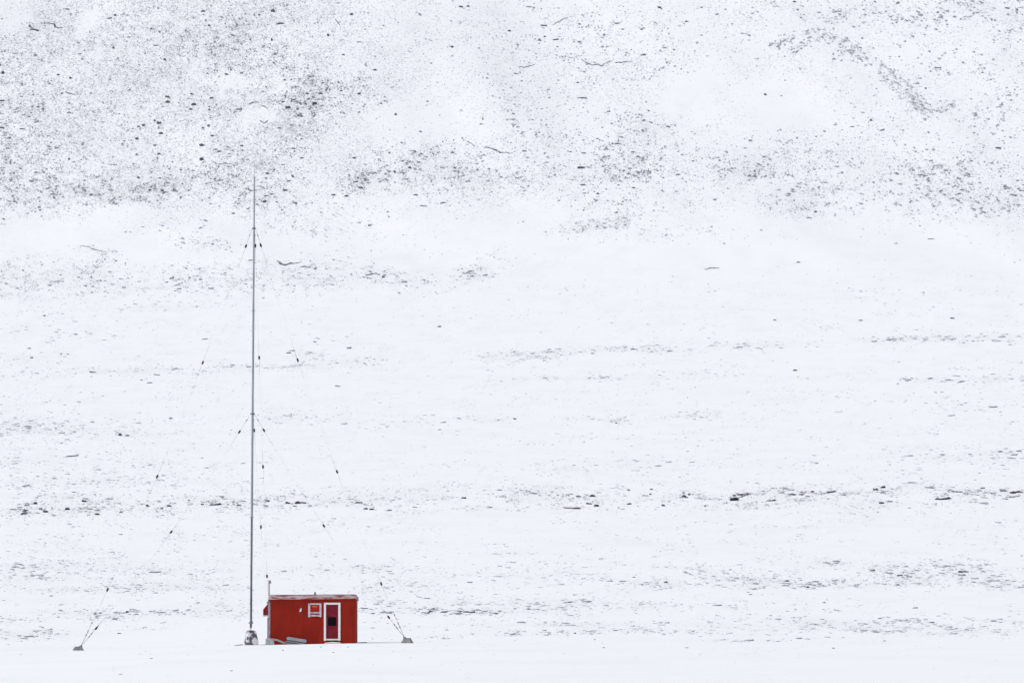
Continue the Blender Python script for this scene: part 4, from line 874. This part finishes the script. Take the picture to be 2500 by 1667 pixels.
# door
door = MB(); door.box(dx0 + .004, dx1 - .004, .03, .07, dz0 + .004, dz1 - .004)
d_ = door.build('door', M_MAROON, hut)
m = MB(); m.box(lx(790.6), lx(795.8), -.05, .01, lz(1563.4), lz(1470.7)); m.box(lx(825.6), lx(831), -.05, .01, lz(1563), lz(1470.5))
m.box(lx(795.8), lx(825.6), -.045, .01, lz(1475.3), lz(1470.6)); m.box(lx(795.8), lx(825.6), -.045, .01, lz(1562), lz(1558.6))
m.build('door_frame', M_WHITE, d_, bevel=.008)
m = MB(); m.box(lx(800.6), lx(820.4), .012, .028, lz(1526.8), lz(1505.6)); m.build('door_window', M_BLACK, d_, bevel=.02)
m = MB(); m.tube([(lx(823), .028, lz(1522)), (lx(823), -.02, lz(1522)), (lx(821), -.03, lz(1522))], .012, 8); m.build('door_handle', M_DARK, d_)
m = MB(); m.prism([(lx(791), lz(1569.8)), (lx(833), lz(1569.5)), (lx(830), lz(1567.2)), (lx(812), lz(1566.4)), (lx(795), lz(1567.8))], -.16, -.01); m.build('doorstep', M_SNOW, d_, bevel=.02)
# wall lamp
m = MB(); m.prism([(lx(730.5), lz(1492)), (lx(735.8), lz(1492.4)), (lx(736.2), lz(1483.2)), (lx(734.6), lz(1483.8)), (lx(732.6), lz(1488))], -.10, -.012)
l_ = m.build('wall_lamp', M_WHITE, hut, bevel=.012)
m = MB(); m.box(lx(729.8), lx(736.4), -.012, -.001, lz(1493.6), lz(1484.6)); m.build('lamp_backplate', M_SLAT, l_)
# hood on the left wall
m = MB(); m.prism([(lx(654.2), lz(1472.5)), (lx(642.6), lz(1486.2)), (lx(642.6), lz(1501.4)), (lx(654.2), lz(1501.4))], .12, .95)
h_ = m.build('side_hood', M_MAROON, hut, bevel=.004)
m = MB(); m.prism([(lx(654.2), lz(1501.6)), (lx(641.8), lz(1501.6)), (lx(641.8), lz(1504.2)), (lx(654.2), lz(1504.2))], .10, .97); m.build('hood_ledge', M_OLDWHITE, h_)
m = MB(); m.prism([(lx(641.6), lz(1486)), (lx(642.5), lz(1486)), (lx(642.5), lz(1501.4)), (lx(641.6), lz(1501.4))], .10, .97); m.build('hood_edge', M_OLDWHITE, h_)
m = MB(); m.prism([(lx(655.2), lz(1463)), (lx(650.5), lz(1470)), (lx(650.8), lz(1473.4)), (lx(655.2), lz(1471.5))], .3, 1.6); m.build('eave_end', M_MAUVE, roof)
# antenna pole clamped to the corner
m = MB(); m.tube([(lx(656.7), -.06, lz(1470)), (lx(656.7), -.06, lz(1416.5))], .033, 12); p_ = m.build('antenna_pole', M_POLE, hut, smooth=True)
m = MB(); m.box(lx(657.8), lx(661.6), -.10, -.02, lz(1424), lz(1416.5)); m.build('antenna_box', M_MAUVE, p_, bevel=.008)
m = MB(); m.box(lx(655), lx(660), -.10, -.02, lz(1466), lz(1464.4)); m.build('clamp', M_DARK, p_)

# ------------------------------------------------------------------ things in front of the hut
b0 = at(658.5, 1572.5, 314.55)
m = MB()
for z, s in ((-.25, 1.0), (.335, .97)):
    for sx, sy in ((-1, -1), (1, -1), (1, 1), (-1, 1)):
        m.v.append((sx * .235 * s + (.0 if z < 0 else -.005), sy * .2 * s, z))
m.f += [(0, 3, 2, 1), (4, 5, 6, 7), (0, 1, 5, 4), (1, 2, 6, 5), (2, 3, 7, 6), (3, 0, 4, 7)]
fb = m.build('footing_block', M_PALECONC, loc=(b0.x, 314.55, b0.z), bevel=.02)
fb.rotation_euler = (0, math.radians(1.5), math.radians(6))
tag(fb, 'squat pale frosted concrete block at the left foot of the red hut', 'concrete block')

sb = at(722, 1570, 314.5)
sled = empty('pulk_sled', (sb.x, 314.5, sb.z))
tag(sled, 'pale grey upturned pulk sled with a bent drawbar leaning on the red hut wall', 'sled')
tilt = math.radians(8.5)
def slab(x0, x1, z0, z1, y0, y1, rl, rr, n=7):
    """rounded slab outline tilted down to the right"""
    pts = []
    for cx, cz, r, a0 in ((x1 - rr, z1 - rr, rr, 90), (x1 - rr, z0 + rr, rr, 0), (x0 + rl, z0 + rl, rl, -90), (x0 + rl, z1 - rl, rl, 180)):
        for k in range(n + 1):
            a = math.radians(a0 - 90 * k / n)
            pts.append((cx + r * math.cos(a), cz + r * math.sin(a)))
    out = []
    for x, z in pts:
        out.append((x * math.cos(tilt) + z * math.sin(tilt), -x * math.sin(tilt) + z * math.cos(tilt)))
    return MB().prism(out, y0, y1)
slab(-.53, .56, .13, .30, -.20, .22, .075, .06).build('hull', M_GREYPL, sled, bevel=.02)
slab(-.55, .52, .075, .125, -.17, .2, .02, .02).build('runner', M_SLAT, sled)
slab(-.53, .44, .022, .07, -.215, .2, .02, .02).build('runner', M_GREYPL, sled)
slab(-.56, .40, -.035, .017, -.18, .2, .02, .02).build('runner', M_SLAT, sled)
slab(-.50, .30, -.10, -.04, -.21, .2, .02, .02).build('runner', M_GREYPL, sled)
m = MB()
pp = [at(668.5, 1560.2, 314.45), at(678, 1562.0, 314.45), at(688, 1566.2, 314.45), at(694, 1569, 314.45), at(699, 1567, 314.45), at(702, 1562, 314.45)]
m.tube([p - sled.location for p in pp], [.05, .055, .06, .05, .05, .04], 10)
m.build('drawbar', M_GREYPL, sled, smooth=True)

p0 = at(872.5, 1568.2, 314.9); p1 = at(896, 1567.6, 314.9)
m = MB(); m.tube([(0, 0, 0), (p1.x - p0.x, 0, p1.z - p0.z)], .022, 6)
pl = m.build('wooden_pole', M_WOOD, loc=(p0.x, 314.9, p0.z + .012)); tag(pl, 'thin dark wooden pole lying in the snow at the right corner of the hut', 'pole')
p0 = at(634, 1574.2, 314.9); p1 = at(650, 1573, 314.9)
m = MB(); m.tube([(0, 0, 0), ((p1.x - p0.x) * .5, 0, (p1.z - p0.z) * .5 - .004), (p1.x - p0.x, 0, p1.z - p0.z)], .018, 6)
pl = m.build('cable', M_DARK, loc=(p0.x, 314.9, p0.z + .01)); tag(pl, 'dark cable on the snow between the mast plinth and the footing block', 'cable')
p0 = at(572, 1575.4, 314.9); p1 = at(593, 1573.2, 314.9)
m = MB(); m.tube([(0, 0, 0), ((p1.x - p0.x) * .5, 0, (p1.z - p0.z) * .55), (p1.x - p0.x, 0, p1.z - p0.z)], [.012, .02, .022], 6)
pl = m.build('cable', M_DARK, loc=(p0.x, 314.9, p0.z + .01)); tag(pl, 'dark cable end running out left of the mast plinth over the snow', 'cable')
o = rock_object('boulder', 586, 1573.2, 8, 3, .25, 0, [(586, 1573.6, 8, 3.2, -8)])
tag(o, 'small grey stone beside the left foot of the mast plinth', 'rock')

# ------------------------------------------------------------------ mast
MY = 316.0
def mp(py):
    """axis of the slightly leaning mast"""
    px = 612.6 + (1536 - py) / (1536 - 430) * 8.6
    return at(px, py, MY)
def fru(name, hw0, hw1, z0, z1, mat, loc, rz, hd0=None, hd1=None, bevel=.012):
    m = MB()
    for z, s, d in ((z0, hw0, hd0 or hw0), (z1, hw1, hd1 or hw1)):
        m.v += [(-s, -d, z), (s, -d, z), (s, d, z), (-s, d, z)]
    m.f += [(0, 3, 2, 1), (4, 5, 6, 7), (0, 1, 5, 4), (1, 2, 6, 5), (2, 3, 7, 6), (3, 0, 4, 7)]
    o = m.build(name, mat, loc=loc, bevel=bevel); o.rotation_euler = (0, 0, rz)
    return o
pb = at(612.8, 1573.5, MY - .35)
ph = (1573.5 - 1538) / PXM
plinth = fru('mast_plinth', .375, .22, -.25 * 0, ph, M_CONCSNOW, (pb.x, MY, pb.z), math.radians(13), bevel=.03)
# carry the sides below the snow
tag(plinth, 'tapered concrete plinth crusted with snow under the tall mast', 'plinth')
mast = empty('radio_mast', tuple(mp(1537)))
tag(mast, 'tall thin grey steel radio mast held by guy wires', 'mast')
ML = mast.location.copy()
def seg(name, ya, yb, ra, rb, mat):
    m = MB(); n = 6
    pts = [mp(ya + (yb - ya) * i / n) - ML for i in range(n + 1)]
    m.tube(pts, [ra + (rb - ra) * i / n for i in range(n + 1)], 16)
    return m.build(name, mat, mast, smooth=True)
seg('mast_section', 1516, 1262.6, .062, .060, M_MASTLOW)
seg('mast_section', 1261.4, 1010.5, .066, .062, M_MAST)
seg('mast_section', 1009.5, 758.6, .059, .056, M_MAST)
seg('mast_section', 757.4, 558.5, .054, .050, M_MAST)
seg('mast_section', 557.5, 430, .045, .038, M_MAST)
seg('whip', 429.6, 399, .011, .006, M_MAST)
def disc(name, py, r, h, mat=M_MAST):
    p = mp(py) - ML
    m = MB(); m.lathe([(r, -h / 2), (r, h / 2)], 18, p)
    return m.build(name, mat, mast, bevel=.006)
disc('flange', 1262, .125, .035); disc('flange', 758, .115, .035)
for py, r in ((1010, .13), (558, .10)):
    g_ = disc('guy_collar', py, r, .05, M_SLAT)
    p = mp(py) - ML
    m = MB()
    for a in (210, 330, 90):
        d = Vector((math.cos(math.radians(a)), math.sin(math.radians(a)), 0))
        m.tube([p + d * r * .7 + Vector((0, 0, .02)), p + d * (r + .012), p + d * (r + .018) + Vector((0, 0, -.05))], .013, 8)
    m.build('lug', M_SLAT, g_)
p = mp(1519) - ML
m = MB(); m.lathe([(.045, -.06), (.135, -.05), (.14, -.03), (.085, .03), (.06, .10), (.056, .14)], 18, p); m.build('base_cone', M_MASTLOW, mast, smooth=True)
p = mp(1531) - ML
m = MB(); m.lathe([(.035, -.03), (.052, .0), (.05, .03), (.035, .045), (.05, .06), (.066, .085), (.066, .10), (.045, .115), (.055, .13), (.07, .15), (.07, .165), (.045, .18), (.045, .225)], 18, p)
m.build('base_insulator', M_PORC, mast, smooth=True)
m = MB(); m.tube([mp(1532) - ML, mp(1538.6) - ML], .016, 10); m.build('pivot_pin', M_DARK, mast)

# ------------------------------------------------------------------ anchors
def anchor(pc, prow, whalf_px, top_half_px, hpx, Y, rz, lab):
    b = at(pc, prow, Y); s = 1 / (F / Y)
    a = empty('guy_anchor', tuple(b))
    tag(a, lab, 'anchor block', 'concrete blocks that hold the guy wires')
    o = fru('anchor_block', whalf_px * s, top_half_px * s, -.02, hpx * s, M_CONC, (0, 0, 0), rz, whalf_px * s * .8, top_half_px * s * .7)
    o.parent = a
    return a, b, s
AY = 311.0
a1, ab1, s1 = anchor(191, 1586, 13.2, 7.0, 8.8, AY, math.radians(16), 'grey pyramid concrete anchor block at far left holding two guy wires')
a2, ab2, s2 = anchor(994, 1568, 13.2, 7.4, 11.6, AY, math.radians(-16), 'grey pyramid concrete anchor block right of the red hut holding two guy wires')
E1 = at(197.0, 1577.2, AY - .05); E2 = at(988.0, 1556.4, AY - .05)
for a, e in ((a1, E1), (a2, E2)):
    m = MB(); m.torus(Vector(e) - a.location - Vector((0, 0, .03)), (0, 1, 0), .07, .022, 14, 8)
    m.build('eye_bolt', M_DARK, a, smooth=True)

# ------------------------------------------------------------------ guy wires
def egg(m, c, d, L=.105, r=.055):
    prof = [(.012, -L), (.04, -L * .92), (r * .95, -L * .55), (r, -L * .15), (r * .86, 0), (r, L * .15), (r * .95, L * .55), (.04, L * .92), (.012, L)]
    m.lathe(prof, 14, c, d)

def guy(A_, B_, sag, rows, lab, end_beads):
    root = empty('guy_wire', tuple(A_))
    tag(root, lab, 'guy wire', 'guy wires of the radio mast')
    n = 40
    def pos(t):
        return A_ + (B_ - A_) * t - Vector((0, 0, 4 * sag * t * (1 - t)))
    m = MB(); m.tube([pos(i / n) - A_ for i in range(n + 1)], .0020, 6)
    m.build('wire', M_WIRE, root, smooth=True)
    L = (B_ - A_).length
    for row in rows:
        lo, hi = 0.0, 1.0
        for _ in range(40):
            t = (lo + hi) / 2
            p = pos(t)
            if project(p.x, p.y, p.z)[1] < row: lo = t
            else: hi = t
        d = pos(min(1, t + .002)) - pos(t - .002)
        m = MB(); egg(m, pos(t) - A_, d)
        ins = m.build('insulator', M_PORC, root, smooth=True)
        # preformed wire grips above and below
        m = MB()
        m.tube([pos(t - 1.0 / L) - A_, pos(t) - A_, pos(min(1, t + 1.0 / L)) - A_], .0055, 6)
        m.build('wire_grip', M_WIRE, ins)
    # top shackle
    m = MB(); m.tube([Vector((0, 0, 0)), pos(.7 / L) - A_], .006, 8); egg(m, pos(.3 / L) - A_, B_ - A_, .05, .014)
    m.build('shackle', M_DARK, root)
    if end_beads:
        t0 = 1 - 1.75 / L
        m = MB(); m.tube([pos(t0) - A_, pos(1 - .9 / L) - A_, B_ - A_], [.006, .009, .012], 8)
        for dist in (1.65, 1.05, .8):
            egg(m, pos(1 - dist / L) - A_, B_ - A_, .055, .021)
        m.build('turnbuckle', M_SLAT, root)
    return root

GU = mp(559); GL = mp(1012)
def off(p, px, dy): return p + Vector((px / PXM, dy, -.05))
third = at(658, 1563, 327.0); third.z = gz(third.x, 327.0) - .03
guy(off(GU, -5.5, -.07), E1, .92, (601, 885, 1163, 1439), 'long outer guy wire from the upper collar to the far left anchor block', True)
guy(off(GL, -6.5, -.08), E1, .50, (1054, 1298, 1533), 'shorter inner guy wire from the lower collar to the far left anchor block', True)
guy(off(GU, 5.0, -.07), E2, 1.08, (599, 879, 1151, 1424), 'long outer guy wire from the upper collar to the anchor right of the hut', True)
guy(off(GL, 6.5, -.08), E2, .45, (1050, 1283, 1506), 'shorter inner guy wire from the lower collar to the anchor right of the hut', True)
guy(off(GU, 1.6, .13), third, .35, (600, 873, 1139, 1406), 'near vertical guy wire from the upper collar down behind the hut\'s left corner', False)
guy(off(GL, 1.2, .15), third, .2, (1050, 1286), 'near vertical guy wire from the lower collar down behind the hut\'s left corner', False)

# ------------------------------------------------------------------ air
USE_HAZE = True
if USE_HAZE:
    m = MB(); m.box(-1700, 1700, -120, 3450, float(mz_.min()) - 1.0, float(mz_.max()) + 12)
    hm = bpy.data.materials.new('haze_air'); hm.use_nodes = True
    nt = hm.node_tree; nt.nodes.clear()
    out = nt.nodes.new('ShaderNodeOutputMaterial'); pv = nt.nodes.new('ShaderNodeVolumePrincipled')
    pv.inputs['Color'].default_value = (0.86, 0.90, 1.0, 1); pv.inputs['Density'].default_value = 0.000022
    nt.links.new(pv.outputs['Volume'], out.inputs['Volume'])
    hz = m.build('haze', hm); tag(hz, kind='stuff')
    hz['label'] = 'thin pale winter haze filling the air before the slope'; hz['category'] = 'haze'

# ------------------------------------------------------------------ light, camera, render
SUN_EL, SUN_AZ = math.radians(46), math.radians(-104)   # azimuth from +Y, clockwise: behind the camera, to the left
world = bpy.data.worlds.new('World'); scene.world = world; world.use_nodes = True
nt = world.node_tree
bg = nt.nodes['Background']; sky = nt.nodes.new('ShaderNodeTexSky'); sky.sky_type = 'NISHITA'
sky.sun_disc = False; sky.sun_elevation = SUN_EL; sky.sun_rotation = SUN_AZ
sky.air_density = 1.0; sky.dust_density = 3.0; sky.ozone_density = 1.0
hs = nt.nodes.new('ShaderNodeHueSaturation'); hs.inputs['Saturation'].default_value = 0.31
nt.links.new(sky.outputs['Color'], hs.inputs['Color']); nt.links.new(hs.outputs['Color'], bg.inputs['Color'])
bg.inputs['Strength'].default_value = 0.13
sd = bpy.data.lights.new('sun', 'SUN'); sd.energy = 0.75; sd.angle = math.radians(25); sd.color = (1.0, 0.97, 0.93)
so = bpy.data.objects.new('sun', sd); COL.objects.link(so)
dirv = Vector((math.sin(SUN_AZ) * math.cos(SUN_EL), math.cos(SUN_AZ) * math.cos(SUN_EL), math.sin(SUN_EL)))
so.rotation_euler = dirv.to_track_quat('Z', 'Y').to_euler(); so.location = (-60, 200, 80)

cd = bpy.data.cameras.new('camera'); cd.sensor_width = 36; cd.lens = 200; cd.clip_start = 1; cd.clip_end = 9000
cd.dof.use_dof = True; cd.dof.focus_distance = 318; cd.dof.aperture_fstop = 5.6
co = bpy.data.objects.new('camera', cd); COL.objects.link(co)
co.location = (0, 0, CAMZ); co.rotation_euler = (math.pi / 2 + TH, 0, 0)
scene.camera = co

scene.view_settings.view_transform = 'Standard'; scene.view_settings.look = 'None'
scene.view_settings.gamma = 1.0; scene.view_settings.exposure = 0.335
scene.cycles.use_denoising = True
scene.cycles.max_bounces = 6; scene.cycles.diffuse_bounces = 3; scene.cycles.volume_bounces = 1
print('stones', N_ST, 'heroes', len(HERO))
